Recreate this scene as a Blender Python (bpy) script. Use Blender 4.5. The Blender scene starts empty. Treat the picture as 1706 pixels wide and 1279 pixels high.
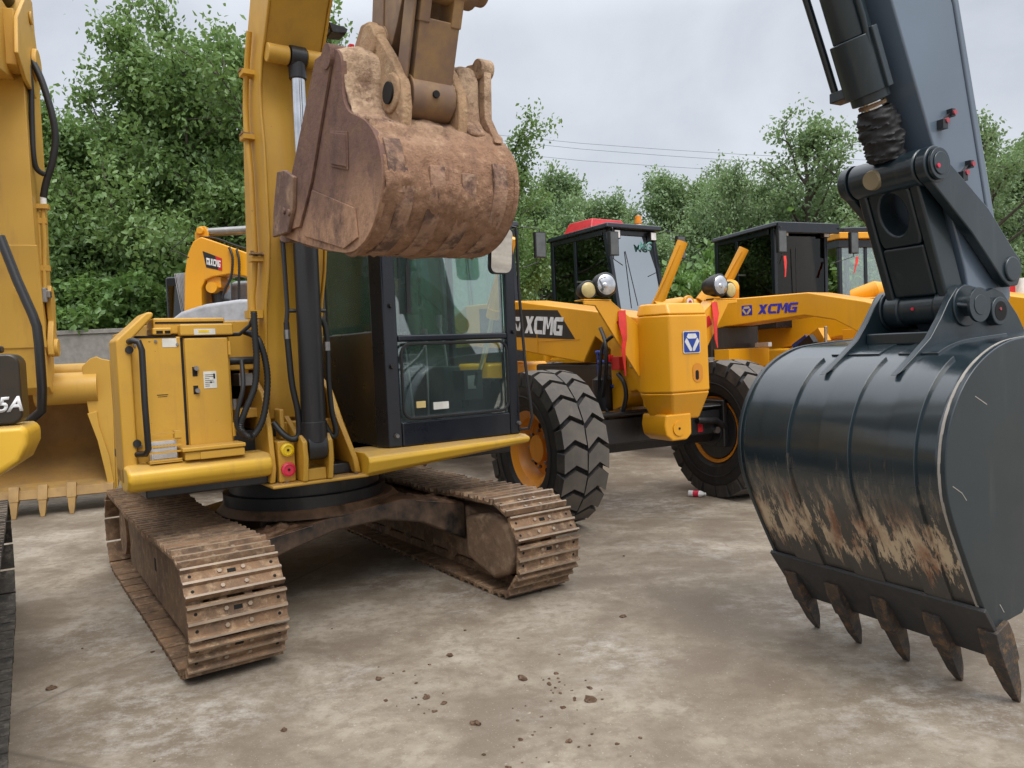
import bpy, bmesh, math, random
import numpy as np
from mathutils import Vector, Matrix, noise
rnd = random.Random(7)
sc = bpy.context.scene
C = sc.collection
R = math.radians
PI = math.pi

# ------------------------------------------------------------ materials
def nd(nt, t, **k):
    n = nt.nodes.new(t)
    for a, v in k.items():
        if a in ('ins',):
            for i, x in v.items(): n.inputs[i].default_value = x
        else: setattr(n, a, v)
    return n
def newmat(name):
    m = bpy.data.materials.new(name); m.use_nodes = True
    nt = m.node_tree; b = nt.nodes['Principled BSDF']
    return m, nt, b
def ramp(nt, src, stops, interp='LINEAR'):
    r = nt.nodes.new('ShaderNodeValToRGB'); r.color_ramp.interpolation = interp
    e = r.color_ramp.elements
    while len(e) < len(stops): e.new(0.5)
    for i, (p, c) in enumerate(stops):
        e[i].position = p; e[i].color = (c, c, c, 1) if not isinstance(c, tuple) else (*c, 1)
    nt.links.new(src, r.inputs[0]); return r.outputs[0]
def tex(nt, scale, detail=6, rough=.6, coord='Object', stretch=None, dist=0):
    L = nt.links
    if coord == 'World':
        g = nt.nodes.new('ShaderNodeNewGeometry'); src = g.outputs['Position']
    else:
        g = nt.nodes.new('ShaderNodeTexCoord'); src = g.outputs['Object']
    if stretch:
        mp = nt.nodes.new('ShaderNodeMapping'); mp.inputs['Scale'].default_value = stretch
        L.new(src, mp.inputs[0]); src = mp.outputs[0]
    n = nt.nodes.new('ShaderNodeTexNoise'); n.inputs['Scale'].default_value = scale
    n.inputs['Detail'].default_value = detail; n.inputs['Roughness'].default_value = rough
    n.inputs['Distortion'].default_value = dist
    L.new(src, n.inputs['Vector'])
    return n.outputs['Fac']
def mix(nt, fac, a, b, mode='MIX'):
    m = nt.nodes.new('ShaderNodeMix'); m.data_type = 'RGBA'; m.blend_type = mode
    for s, i in ((fac, 0), (a, 6), (b, 7)):
        if hasattr(s, 'type') and hasattr(s, 'is_linked'): nt.links.new(s, m.inputs[i])
        elif isinstance(s, tuple): m.inputs[i].default_value = (*s, 1)
        else: m.inputs[i].default_value = s
    return m.outputs[2]
def math_n(nt, op, a, b=0.0):
    m = nt.nodes.new('ShaderNodeMath'); m.operation = op; m.use_clamp = False
    for i, s in ((0, a), (1, b)):
        if hasattr(s, 'is_linked'): nt.links.new(s, m.inputs[i])
        else: m.inputs[i].default_value = s
    return m.outputs[0]
def bump(nt, b, h, strength=.3, dist=.02):
    n = nt.nodes.new('ShaderNodeBump'); n.inputs['Strength'].default_value = strength
    n.inputs['Distance'].default_value = dist
    nt.links.new(h, n.inputs['Height']); nt.links.new(n.outputs[0], b.inputs['Normal'])

def paint(name, col, rough=.4, dirt=None, amt=.35, scale=3., chips=None, top=None, coat=0., bumpk=.05, spec=.5):
    """machine paint: fading, soft dirt film, small chips, optional soil lying on upward faces"""
    m, nt, b = newmat(name); L = nt.links
    n1 = tex(nt, scale, 7, .62, 'World')
    n2 = tex(nt, scale*.35, 3, .5, 'World')
    dark = tuple(c*.72 for c in col)
    c = mix(nt, ramp(nt, n2, [(.35, 0.), (.7, 1.)]), col, dark)
    if dirt:
        c = mix(nt, ramp(nt, n1, [(1-amt-.12, 0.), (min(1, 1-amt+.22), .75)]), c, dirt)
        n3 = tex(nt, scale*1.2, 5, .7, 'World', (3.5, 3.5, .35))
        c = mix(nt, ramp(nt, n3, [(.55, 0.), (.78, .55)]), c, dirt)
    if chips:
        n4 = tex(nt, 22, 4, .75, 'World')
        c = mix(nt, ramp(nt, n4, [(.69, 0.), (.72, 1.)]), c, chips)
    if top:
        g = nt.nodes.new('ShaderNodeNewGeometry'); s = nt.nodes.new('ShaderNodeSeparateXYZ')
        L.new(g.outputs['Normal'], s.inputs[0])
        f = math_n(nt, 'MULTIPLY', ramp(nt, s.outputs[2], [(.55, 0.), (.9, 1.)]), ramp(nt, n1, [(.3, 0.15), (.55, 1.)]))
        c = mix(nt, f, c, top)
    L.new(c, b.inputs['Base Color'])
    L.new(ramp(nt, n1, [(.3, rough*.8), (.75, min(1, rough*1.5))]), b.inputs['Roughness'])
    b.inputs['Coat Weight'].default_value = coat; b.inputs['Coat Roughness'].default_value = .12
    b.inputs['Specular IOR Level'].default_value = spec
    bump(nt, b, n1, bumpk, .02)
    return m
def plain(name, col, rough=.5, metal=0., spec=.5, coat=0.):
    m, nt, b = newmat(name)
    n = tex(nt, 9, 5, .6, 'World')
    c = mix(nt, ramp(nt, n, [(.35, 0.), (.75, 1.)]), col, tuple(x*.65 for x in col))
    nt.links.new(c, b.inputs['Base Color'])
    b.inputs['Roughness'].default_value = rough; b.inputs['Metallic'].default_value = metal
    b.inputs['Specular IOR Level'].default_value = spec; b.inputs['Coat Weight'].default_value = coat
    return m
def muddy(name, steel, mud, light, scale=4, lo=.42, hi=.56, rough=.85, strength=.6):
    m, nt, b = newmat(name)
    n1 = tex(nt, scale, 10, .68, 'World'); n2 = tex(nt, scale*3.2, 8, .7, 'World'); n3 = tex(nt, scale*.6, 4, .6, 'World')
    c = mix(nt, ramp(nt, n1, [(lo, 0.), (hi, 1.)]), steel, mud)
    c = mix(nt, ramp(nt, n2, [(.5, 0.), (.68, .9)]), c, light)
    c = mix(nt, ramp(nt, n3, [(.55, 0.), (.75, .5)]), c, tuple(x*.5 for x in mud))
    nt.links.new(c, b.inputs['Base Color'])
    b.inputs['Roughness'].default_value = rough; b.inputs['Specular IOR Level'].default_value = .25
    h = math_n(nt, 'ADD', n1, math_n(nt, 'MULTIPLY', n2, .45))
    bump(nt, b, h, strength, .05)
    return m
def glass(name, tint, refl=1.45, base=.0, film=0., filmc=(.5, .58, .57)):
    m = bpy.data.materials.new(name); m.use_nodes = True; nt = m.node_tree; nt.nodes.clear()
    o = nd(nt, 'ShaderNodeOutputMaterial'); t = nd(nt, 'ShaderNodeBsdfTransparent'); g = nd(nt, 'ShaderNodeBsdfGlossy')
    t.inputs[0].default_value = (*tint, 1); g.inputs['Roughness'].default_value = .015
    g.inputs[0].default_value = (.93, .97, .97, 1)
    f = nd(nt, 'ShaderNodeFresnel'); f.inputs[0].default_value = refl
    fac = math_n(nt, 'ADD', f.outputs[0], base)
    mx = nd(nt, 'ShaderNodeMixShader')
    nt.links.new(fac, mx.inputs[0]); nt.links.new(t.outputs[0], mx.inputs[1]); nt.links.new(g.outputs[0], mx.inputs[2])
    if film:      # pale diffuse layer mixed in to brighten the dark glass
        d = nd(nt, 'ShaderNodeBsdfDiffuse'); d.inputs[0].default_value = (*filmc, 1); q = nd(nt, 'ShaderNodeMixShader')
        nt.links.new(math_n(nt, 'MULTIPLY', ramp(nt, tex(nt, 3, 5, .6, 'World'), [(.3, .6), (.7, 1.3)]), film), q.inputs[0]); nt.links.new(mx.outputs[0], q.inputs[1]); nt.links.new(d.outputs[0], q.inputs[2]); nt.links.new(q.outputs[0], o.inputs[0])
    else: nt.links.new(mx.outputs[0], o.inputs[0])
    return m

M = {}
DIRT = (.16, .095, .05)
M['yellow'] = paint('weathered_yellow', (.58, .32, .036), .42, (.33, .17, .045), .38, 2.2, (.10, .06, .035), (.40, .24, .085))
M['yellow_clean'] = paint('brighter_yellow', (.72, .425, .035), .36, (.42, .23, .05), .22, 2.5, None, (.42, .26, .09))  # brighter yellow with less dirt and no chips
M['orange'] = paint('orange_yellow', (.80, .355, .006), .36, (.5, .25, .04), .18, 2., None, None, .25)
M['pale_yellow'] = paint('sandy_yellow', (.59, .34, .055), .42, (.34, .19, .06), .3, 1.8, None, None)
M['black'] = paint('black_paint', (.014, .014, .016), .38, (.06, .048, .036), .22, 4, None, None, .1)
M['black_gloss'] = paint('black_cab_paint', (.006, .009, .016), .28, (.02, .022, .028), .15, 4, None, None, .2)
M['black_dirty'] = paint('black_frame_soiled', (.014, .013, .012), .5, (.21, .125, .075), .52, 6, None, (.28, .16, .09))
M['brown_panel'] = plain('dark_brown_panel', (.030, .021, .012), .35)
M['rubber_hose'] = plain('hose_rubber', (.012, .012, .013), .5)
M['chrome'] = plain('chrome', (.75, .76, .78), .10, 1.)
M['steel'] = plain('bare_steel', (.35, .34, .33), .38, .9)
M['rusty'] = muddy('rusty_track', (.125, .082, .055), (.25, .15, .085), (.40, .28, .175), 5, .38, .6, .8, .35)
M['frame_mud'] = muddy('track_frame_mud', (.13, .085, .058), (.23, .15, .095), (.34, .24, .16), 4, .3, .6, .9, .4)
M['mud'] = muddy('mud_caked', (.25, .145, .095), (.42, .245, .145), (.58, .41, .27), 4.5, .36, .56, .95, 1.)
M['mud_strip'] = muddy('half_cleaned_strip', (.115, .07, .055), (.33, .195, .13), (.42, .28, .19), 7, .42, .54, .75, .5)
M['mud_light'] = muddy('dry_pale_mud', (.33, .20, .125), (.45, .29, .17), (.52, .37, .23), 5, .3, .5, .95, 1.)
M['mud_steel'] = muddy('worn_brown_steel', (.125, .072, .06), (.25, .15, .10), (.38, .25, .165), 3.0, .46, .60, .6, .35)
M['dig_steel'] = paint('stick_worn_yellow', (.36, .21, .065), .5, (.13, .08, .07), .62, 6, (.09, .05, .04), None)
M['teal'] = paint('slate_paint', (.012, .023, .030), .34, (.05, .055, .055), .12, 3., None, None, .3, .02, .5)
M['teal_light'] = paint('slate_paint_sky_lit', (.105, .142, .190), .32, None, .1, 3., None, None, .6, .02, .6)  # slate paint with its base colour lightened for sky reflected on the stick
M['rubber'] = paint('tyre_rubber', (.035, .032, .030), .75, (.13, .11, .09), .38, 5, None, None)
M['rubber_tread'] = paint('tyre_tread', (.095, .083, .072), .85, (.17, .145, .12), .5, 4, None, None)
M['rubber_dark'] = paint('tyre_sidewall', (.010, .010, .011), .6, (.035, .031, .028), .3, 4, None, None)
M['rim'] = paint('rim_orange', (.72, .27, .02), .4, (.35, .15, .05), .35, 3, None, None)
M['red'] = plain('red_plastic', (.55, .015, .02), .35)
M['red_cloth'] = plain('red_ribbon', (.75, .04, .03), .6)
M['pink'] = plain('faded_red_cap', (.65, .03, .07), .4)
M['cap_yellow'] = plain('cap_yellow', (.80, .55, .01), .35)
M['white'] = plain('white_paint', (.78, .78, .78), .5)
M['paper'] = plain('sticker_paper', (.70, .68, .62), .55)
M['blue'] = plain('logo_blue', (.015, .055, .33), .35)
M['letter_blue'] = plain('letter_blue', (.03, .03, .42), .4)
M['teal_letter'] = plain('faded_teal_letter', (.10, .27, .24), .5)
M['lens'] = plain('lamp_reflector', (.7, .7, .72), .12, .85)
M['amber'] = plain('amber_lens', (.85, .27, .01), .3)
M['indicator'] = plain('yellowed_lens', (.62, .48, .20), .3)
M['hole'] = plain('dark_hole', (.006, .005, .004), .9)
M['seat'] = plain('seat_fabric', (.022, .024, .028), .8)
M['cab_inside'] = plain('cab_inner_plastic', (.10, .11, .115), .6)
M['plastic_wrap'] = plain('plastic_wrap', (.36, .38, .42), .25, 0., .6)
M['grey'] = plain('grey_cover', (.42, .43, .46), .45)
M['cloth'] = plain('black_wrap', (.012, .012, .014), .65)
M['weld'] = plain('scraped_edge', (.36, .33, .29), .55)
M['glass_green'] = glass('green_tinted_glass', (.90, .97, .95), 1.5, .12, .05, (.40, .50, .50))
M['glass_side'] = glass('green_side_glass', (.78, .94, .85), 1.1, .0, .05, (.33, .45, .40))
M['glass_dark'] = glass('dark_glass', (.13, .15, .16), 1.5, .05)
M['glass_brown'] = glass('dark_cab_windscreen', (.30, .25, .21), 1.42, .0)
M['worn_edge'] = plain('polished_steel_edge', (.33, .25, .18), .5, .15)
M['glass_screen'] = glass('grader_windscreen', (.16, .19, .20), 1.5, .50)
M['mirror'] = plain('mirror_glass', (.85, .86, .86), .03, 1.)
M['blue_tarp'] = plain('blue_tarp', (.02, .12, .5), .5)
M['bldg'] = plain('grey_render', (.36, .36, .36), .9)

# ------------------------------------------------------------ mesh builder
class MB:
    XF = None
    def __init__(s): s.v = []; s.f = []; s.mi = []; s.mats = []; s.cur = 0
    def mat(s, name):
        m = M[name] if isinstance(name, str) else name
        if m not in s.mats: s.mats.append(m)
        s.cur = s.mats.index(m); return s
    def add(s, vs, fs):
        o = len(s.v); s.v += [tuple(x) for x in vs]
        for f in fs: s.f.append(tuple(i+o for i in f)); s.mi.append(s.cur)
        return s
    def box(s, x0, x1, y0, y1, z0, z1):
        return s.add([(x, y, z) for z in (z0, z1) for y in (y0, y1) for x in (x0, x1)],
                     [(0, 2, 3, 1), (4, 5, 7, 6), (0, 1, 5, 4), (2, 6, 7, 3), (0, 4, 6, 2), (1, 3, 7, 5)])
    def lfh(s, l0, l1, f0, f1, h0, h1):            # box in lateral / forward / height
        return s.box(l0, l1, -f1, -f0, h0, h1)
    def prism(s, a, b):                             # two matching rings of points
        n = len(a)
        fs = [tuple(range(n))[::-1], tuple(range(n, 2*n))]
        fs += [(i, (i+1) % n, n+(i+1) % n, n+i) for i in range(n)]
        return s.add(list(a)+list(b), fs)
    def side(s, prof, l0, l1):                      # profile (f,h) extruded laterally
        return s.prism([(l0, -f, h) for f, h in prof], [(l1, -f, h) for f, h in prof])
    def front(s, prof, f0, f1):                     # profile (l,h) extruded along forward
        return s.prism([(l, -f0, h) for l, h in prof], [(l, -f1, h) for l, h in prof])
    def plan(s, prof, h0, h1):                      # profile (l,f) extruded up
        return s.prism([(l, -f, h0) for l, f in prof], [(l, -f, h1) for l, f in prof])
    def tube(s, pts, r, seg=10, caps=True):
        P = [Vector(p) for p in pts]; n = len(P)
        rs = r if isinstance(r, (list, tuple)) else [r]*n
        up = None; rings = []
        for i in range(n):
            t = (P[min(i+1, n-1)]-P[max(i-1, 0)]).normalized()
            if up is None:
                up = Vector((0, 0, 1)) if abs(t.z) < .9 else Vector((1, 0, 0))
            x = up-t*up.dot(t)
            if x.length < 1e-4: x = t.orthogonal()
            x.normalize(); y = t.cross(x); up = x
            rings.append([P[i]+(x*math.cos(2*PI*k/seg)+y*math.sin(2*PI*k/seg))*rs[i] for k in range(seg)])
        vs = [v for rg in rings for v in rg]
        fs = [(i*seg+k, i*seg+(k+1) % seg, (i+1)*seg+(k+1) % seg, (i+1)*seg+k) for i in range(n-1) for k in range(seg)]
        if caps: fs += [tuple(range(seg))[::-1], tuple(range((n-1)*seg, n*seg))]
        return s.add(vs, fs)
    def cyl(s, p, q, r, r2=None, seg=24): return s.tube([p, q], [r, r if r2 is None else r2], seg)
    def lathe(s, prof, c, axis, seg=48, ref=None):  # profile (r, a) about axis at c
        a = Vector(axis).normalized(); x = Vector(ref) if ref else a.orthogonal().normalized(); y = a.cross(x)
        c = Vector(c); n = len(prof); vs = []
        for k in range(seg):
            d = x*math.cos(2*PI*k/seg)+y*math.sin(2*PI*k/seg)
            vs += [c+d*r+a*t for r, t in prof]
        fs = [(k*n+i, k*n+i+1, ((k+1) % seg)*n+i+1, ((k+1) % seg)*n+i) for k in range(seg) for i in range(n-1)]
        return s.add(vs, fs)
    def bar(s, p, q, w, h, up=(0, 0, 1)):
        p, q = Vector(p), Vector(q); t = (q-p).normalized(); u = Vector(up); u = (u-t*u.dot(t)).normalized(); x = t.cross(u)
        o = [(-w/2, -h/2), (w/2, -h/2), (w/2, h/2), (-w/2, h/2)]
        return s.prism([p+x*a+u*b for a, b in o], [q+x*a+u*b for a, b in o])
    def build(s, name, mat=None, parent=None, bevel=0, smooth=35, seg=2):
        me = bpy.data.meshes.new(name); me.from_pydata([tuple(v) for v in s.v], [], s.f)
        if MB.XF is not None: me.transform(MB.XF)
        bm = bmesh.new(); bm.from_mesh(me); bmesh.ops.recalc_face_normals(bm, faces=bm.faces); bm.to_mesh(me); bm.free()
        if mat is not None:
            me.materials.append(M[mat] if isinstance(mat, str) else mat)
        else:
            for m in s.mats: me.materials.append(m)
            me.polygons.foreach_set('material_index', s.mi)
        me.shade_smooth()
        o = bpy.data.objects.new(name, me); C.objects.link(o)
        if parent: o.parent = parent
        if bevel:
            b = o.modifiers.new('bevel', 'BEVEL'); b.width = bevel; b.segments = seg; b.limit_method = 'ANGLE'
            b.angle_limit = R(38); b.harden_normals = True
        else: me.set_sharp_from_angle(angle=R(smooth))
        return o

def tag(o, label=None, cat=None, group=None, kind=None):
    if label: o['label'] = label
    if cat: o['category'] = cat
    if group: o['group'] = group
    if kind: o['kind'] = kind
    return o
def thing(name, label, cat, loc=(0, 0, 0), rz=0, group=None):
    o = bpy.data.objects.new(name, None); C.objects.link(o); o.location = loc; o.rotation_euler = (0, 0, rz)
    o.empty_display_size = .2
    return tag(o, label, cat, group)
def dup(o, parent=None):
    c = o.copy(); C.objects.link(c)
    if parent: c.parent = parent
    for ch in list(o.children): dup(ch, c)
    return c
def roundrect(x0, x1, y0, y1, r, n=5):
    out = []
    for cx, cy, a0 in ((x1-r, y0+r, -90), (x1-r, y1-r, 0), (x0+r, y1-r, 90), (x0+r, y0+r, 180)):
        for k in range(n+1):
            a = R(a0+90*k/n); out.append((cx+r*math.cos(a), cy+r*math.sin(a)))
    return out
def text(name, s, origin, xd, yd, width, height, mat, parent, shear=0., bold=.03, depth=.004):
    cu = bpy.data.curves.new('lettering_curve', 'FONT'); cu.body = s; cu.size = 1; cu.shear = shear; cu.offset = bold
    cu.space_character = 1.0; cu.resolution_u = 3
    to = bpy.data.objects.new('lettering_curve', cu); C.objects.link(to)
    bpy.context.view_layer.update()
    me = bpy.data.meshes.new_from_object(to.evaluated_get(bpy.context.evaluated_depsgraph_get()))
    bpy.data.objects.remove(to); bpy.data.curves.remove(cu)
    co = np.array([v.co[:] for v in me.vertices]); mn, mx = co.min(0), co.max(0)
    xd, yd = Vector(xd).normalized(), Vector(yd).normalized(); zd = xd.cross(yd); o = Vector(origin)
    bm = bmesh.new(); bm.from_mesh(me)
    r = bmesh.ops.extrude_face_region(bm, geom=bm.faces[:])
    top = {v for v in r['geom'] if isinstance(v, bmesh.types.BMVert)}
    for v in bm.verts:
        u = (v.co.x-mn[0])/(mx[0]-mn[0])*width; w = (v.co.y-mn[1])/(mx[1]-mn[1])*height
        v.co = o+xd*u+yd*w+zd*(depth if v in top else .0)
    bmesh.ops.recalc_face_normals(bm, faces=bm.faces); bm.to_mesh(me); bm.free()
    me.materials.clear(); me.materials.append(M[mat]); me.name = name
    ob = bpy.data.objects.new(name, me); C.objects.link(ob); ob.parent = parent
    return ob
def emblem(origin, xd, yd, w, h, parent, col='blue', back='blue', ringc='white'):
    """square badge: ring of six bars round a triangle that points down"""
    xd, yd = Vector(xd).normalized(), Vector(yd).normalized(); zd = xd.cross(yd); o = Vector(origin)
    def P(u, v, z): return o+xd*(u*w)+yd*(v*h)+zd*z
    mb = MB()
    def poly(pts, z0, z1): mb.prism([P(u, v, z0) for u, v in pts], [P(u, v, z1) for u, v in pts])
    mb.mat('white' if back == 'blue' else back); poly(roundrect(0, 1, 0, 1, .08), 0, .003)
    mb.mat(back); poly(roundrect(.04, .96, .04, .96, .07), .003, .006)
    mb.mat(ringc)
    poly([(.28, .88), (.72, .88), (.93, .52), (.64, .10), (.36, .10), (.07, .52)], .006, .009)
    mb.mat(col); poly([(.23, .655), (.77, .655), (.5, .20)], .009, .0115)
    for a, q in (((.20, .70), (.10, .57)), ((.80, .70), (.90, .57)), ((.46, .19), (.54, .19))): pass
    poly([(.15, .70), (.25, .655), (.29, .655), (.18, .73)], .009, .0113); poly([(.85, .70), (.75, .655), (.71, .655), (.82, .73)], .009, .0113); poly([(.485, .23), (.515, .23), (.515, .10), (.485, .10)], .009, .0113)
    return mb.build('emblem', None, parent)

def block_letters(name, word, origin, xd, yd, width, height, mat, parent, shear=.22, sw=.23, depth=.003):
    """heavy slanted capitals built from strokes"""
    xd, yd = Vector(xd).normalized(), Vector(yd).normalized(); zd = xd.cross(yd); o = Vector(origin); mb = MB(); n = len(word); k = [0]
    adv = (width-shear*height)/n; w = adv*.90; s = sw
    G = {'X': [[(0, 0), (s*1.5, 0), (1, 1), (1-s*1.5, 1)], [(1-s*1.5, 0), (1, 0), (s*1.5, 1), (0, 1)]],
         'C': [[(0, .22), (.2, 0), (1, 0), (.94, s), (s*1.4, s), (s*1.3, 1-s), (1, 1-s), (1.04, 1), (.2, 1), (0, .78)]],
         'M': [[(-.04, 0), (s*1.1, 0), (s*1.1, 1), (-.04, 1)], [(1.06-s*1.1, 0), (1.06, 0), (1.06, 1), (1.06-s*1.1, 1)], [(s*.6, 1), (s*1.5, 1), (.56, .32), (.46, .32)], [(1.06-s*1.5, 1), (1.06-s*.6, 1), (.60, .32), (.50, .32)]],
         'G': [[(0, .22), (.2, 0), (1, 0), (1, .56), (.5, .56), (.5, .38), (1-s*1.3, .38), (1-s*1.3, s), (s*1.4, s), (s*1.3, 1-s), (1.02, 1-s), (1.05, 1), (.2, 1), (0, .78)]]}
    for i, ch in enumerate(word):
        for poly in G[ch]:
            k[0] += 1; z1 = depth+.0002*k[0]
            def P(q, z): return o+xd*(i*adv+q[0]*w+q[1]*height*shear)+yd*(q[1]*height)+zd*z
            mb.prism([P(q, 0) for q in poly], [P(q, z1) for q in poly])
    return mb.build(name, mat, parent)

def zoned_mud(name, lowc, highc, z0, z1, steel, lo, hi, strength):
    """orange-brown soil on the belly, pale dried clay above"""
    m, nt, b = newmat(name); L = nt.links
    tc = nd(nt, 'ShaderNodeTexCoord'); sp = nd(nt, 'ShaderNodeSeparateXYZ'); L.new(tc.outputs['Object'], sp.inputs[0])
    n1 = tex(nt, 4.5, 10, .70, 'World'); n2 = tex(nt, 16, 8, .72, 'World'); n3 = tex(nt, 2.2, 6, .6, 'World'); n4 = tex(nt, 5, 8, .7, 'World', (3., 3., .6))
    z = math_n(nt, 'ADD', sp.outputs[2], math_n(nt, 'MULTIPLY', math_n(nt, 'SUBTRACT', n3, .5), .55))
    c = mix(nt, ramp(nt, z, [(0, 0.), (1, 1.)]), lowc, highc)
    mr = nd(nt, 'ShaderNodeMapRange'); mr.inputs[1].default_value = z0; mr.inputs[2].default_value = z1; L.new(z, mr.inputs[0])
    c = mix(nt, mr.outputs[0], lowc, highc)
    c = mix(nt, ramp(nt, n2, [(.40, .55), (.55, 0.)]), c, tuple(x*.55 for x in lowc))
    c = mix(nt, ramp(nt, n2, [(.58, 0.), (.72, .6)]), c, tuple(min(1, x*1.35) for x in highc))
    c = mix(nt, ramp(nt, n1, [(lo, 1.), (hi, 0.)]), c, steel)
    c = mix(nt, ramp(nt, n4, [(.56, 0.), (.70, .5)]), c, steel)
    L.new(c, b.inputs['Base Color']); b.inputs['Roughness'].default_value = .92; b.inputs['Specular IOR Level'].default_value = .2
    bump(nt, b, math_n(nt, 'ADD', n1, math_n(nt, 'MULTIPLY', n2, .6)), strength, .05)
    return m
M['mud_shell'] = zoned_mud('bucket_soil', (.385, .222, .14), (.58, .41, .275), 2.48, 2.78, (.16, .095, .075), .33, .42, 1.)
M['plate_soil'] = zoned_mud('side_plate_soil', (.40, .235, .145), (.17, .098, .078), 2.22, 2.46, (.125, .075, .062), .36, .50, .4)
M['dull_yellow'] = paint('dull_worn_yellow', (.40, .24, .075), .55, (.20, .13, .07), .45, 5)
# ------------------------------------------------------------ shared machine pieces
def shoe_mesh(name, halfw, pitch, mats, holes=True):
    mb = MB(); mb.mat(mats[0])
    p = pitch*.462; g = .030
    prof = [(-p, -.010), (p, -.010), (p, .004), (p-.004, g), (p-.016, g), (p-.026, .006),
            (.014, .006), (.007, g*.92), (-.007, g*.92), (-.014, .006), (-p+.026, .006), (-p+.016, g), (-p+.004, g), (-p, .004)]
    mb.prism([(-halfw, t, n) for t, n in prof], [(halfw, t, n) for t, n in prof])
    mb.mat('worn_edge')
    for i in (3, 7, 11): mb.mi[2+i] = mb.cur
    if holes:
        mb.mat('hole')
        for sx in (-1, 1):
            for t in (-p*.48, p*.48): mb.cyl((sx*halfw*.83, t, .0055), (sx*halfw*.83, t, .0068), .009, seg=10)
        mb.lfh(-.022, .022, -p*.55, -p*.3, .005, .0072)
        mb.mat('worn_edge')
        for x in (-.06, .06):
            for t in (-p*.45, p*.5): mb.cyl((x, t, .004), (x, t, .016), .012, seg=6)
    o = mb.build(name, None, None); me = o.data; bpy.data.objects.remove(o); return me
def make_track(root, lat, halfw, S, Rs, n, mats, inner, frame_mat, seed=0, sag=.035, gear=False):
    """endless track: chain, shoes, frame, idler, sprocket, rollers"""
    zc = Rs+.026; arc = PI*Rs; per = 4*S+2*arc; pitch = per/n
    def at(s):
        s %= per
        if s < 2*S: return -S+s, zc+Rs-sag*math.sin(PI*s/(2*S))**2*(1+.25*math.cos(6*PI*s/(2*S))), 0, 1
        s -= 2*S
        if s < arc: a = s/Rs; return S+Rs*math.sin(a), zc+Rs*math.cos(a), math.sin(a), math.cos(a)
        s -= arc
        if s < 2*S: return S-s, zc-Rs, 0, -1
        s -= 2*S; a = s/Rs; return -S-Rs*math.sin(a), zc-Rs*math.cos(a), -math.sin(a), -math.cos(a)
    mb = MB(); K = 96
    for l0, l1 in ((lat-.085, lat-.045), (lat+.045, lat+.085)):
        ro, ri = [], []
        for k in range(K):
            f, h, nf, nh = at(per*k/K); ro.append((f-nf*.012, h-nh*.012)); ri.append((f-nf*.075, h-nh*.075))
        vs = [(l, -f, h) for l in (l0, l1) for rg in (ro, ri) for f, h in rg]
        fs = []
        for k in range(K):
            j = (k+1) % K
            fs += [(k, j, 2*K+j, 2*K+k), (K+k, 3*K+k, 3*K+j, K+j), (k, K+k, K+j, j), (2*K+k, 2*K+j, 3*K+j, 3*K+k)]
        mb.add(vs, fs)
    belt = mb.build('track_belt', mats[0], root)
    me = shoe_mesh('track_shoe', halfw, pitch, mats)
    for k in range(n):
        f, h, nf, nh = at(pitch*(k+.4+seed)); o = bpy.data.objects.new('track_shoe', me); C.objects.link(o)
        o.parent = belt; o.location = (lat+rnd.uniform(-.002, .002), -f, h); o.rotation_euler = (math.atan2(nf, nh)+rnd.uniform(-.02, .02), 0, rnd.uniform(-.004, .004))
    out = -inner
    fr = MB(); w0, w1 = sorted((lat+inner*halfw*.55, lat+out*halfw*.53))
    fr.side([(-S*.86, zc+.13), (-S*.70, zc+.20), (S*.62, zc+.20), (S*.80, zc+.14), (S*.95, zc+.10), (S*.95, zc-.12), (S*.74, zc-.20), (-S*.78, zc-.20)], w0, w1)
    fo = fr.build('track_frame', frame_mat, root, .02)
    g = MB().mat(frame_mat)   # outer side guard
    a, b = sorted((lat+out*halfw*.53, lat+out*halfw*.61))
    g.side([(-S*.80, zc+.16), (-S*.55, zc+.215), (S*.70, zc+.215), (S*1.08, zc+.16), (S*1.14, zc+.02), (S*1.10, zc-.14), (S*.92, zc-.23), (-S*.70, zc-.20)], a, b)
    g.mat('hole'); x = lat+out*(halfw*.61+.002)
    g.lfh(min(x, x-out*.01), max(x, x-out*.01), .10, .16, zc-.03, zc+.06)
    g.build('side_guard', None, fo, .012)
    d = MB(); x0, x1 = sorted((lat+inner*halfw*.56, lat+inner*halfw*.92))
    d.side([(S*.70, zc+.16), (S*.95, zc+.22), (S*1.10, zc+.19), (S*1.17, zc+.08), (S*1.18, zc-.04), (S*1.12, zc-.16), (S*.98, zc-.23), (S*.70, zc-.14)], x0, x1)
    d.build('end_cover', frame_mat, fo, .035, seg=3)
    i = MB(); i.lathe([(.05, -.10), (Rs-.12, -.10), (Rs-.08, -.05), (Rs-.08, .05), (Rs-.12, .10), (.05, .10)], (lat, -S, zc), (1, 0, 0), 40)
    i.build('idler_wheel', mats[0], root)
    sp = MB(); K = 21
    pr = []
    for k in range(K*4):
        r = Rs-.035 if k % 4 in (0, 1) else Rs-.085; aa = 2*PI*k/(K*4); pr.append((-S+r*math.cos(aa), zc+r*math.sin(aa)))
    sp.side(pr, lat-.035, lat+.035); sp.cyl((lat-.16, S, zc), (lat+.16, S, zc), Rs*.62, seg=32)
    sp.build('sprocket', mats[0], root)
    rb = MB()
    for k in range(6):
        y = S*.78-k*(S*1.5/5)
        rb.cyl((lat-.14, y, zc-Rs+.155), (lat+.14, y, zc-Rs+.155), .08, seg=20)
    rb.build('roller_set', mats[0], root)
    return belt

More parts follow.
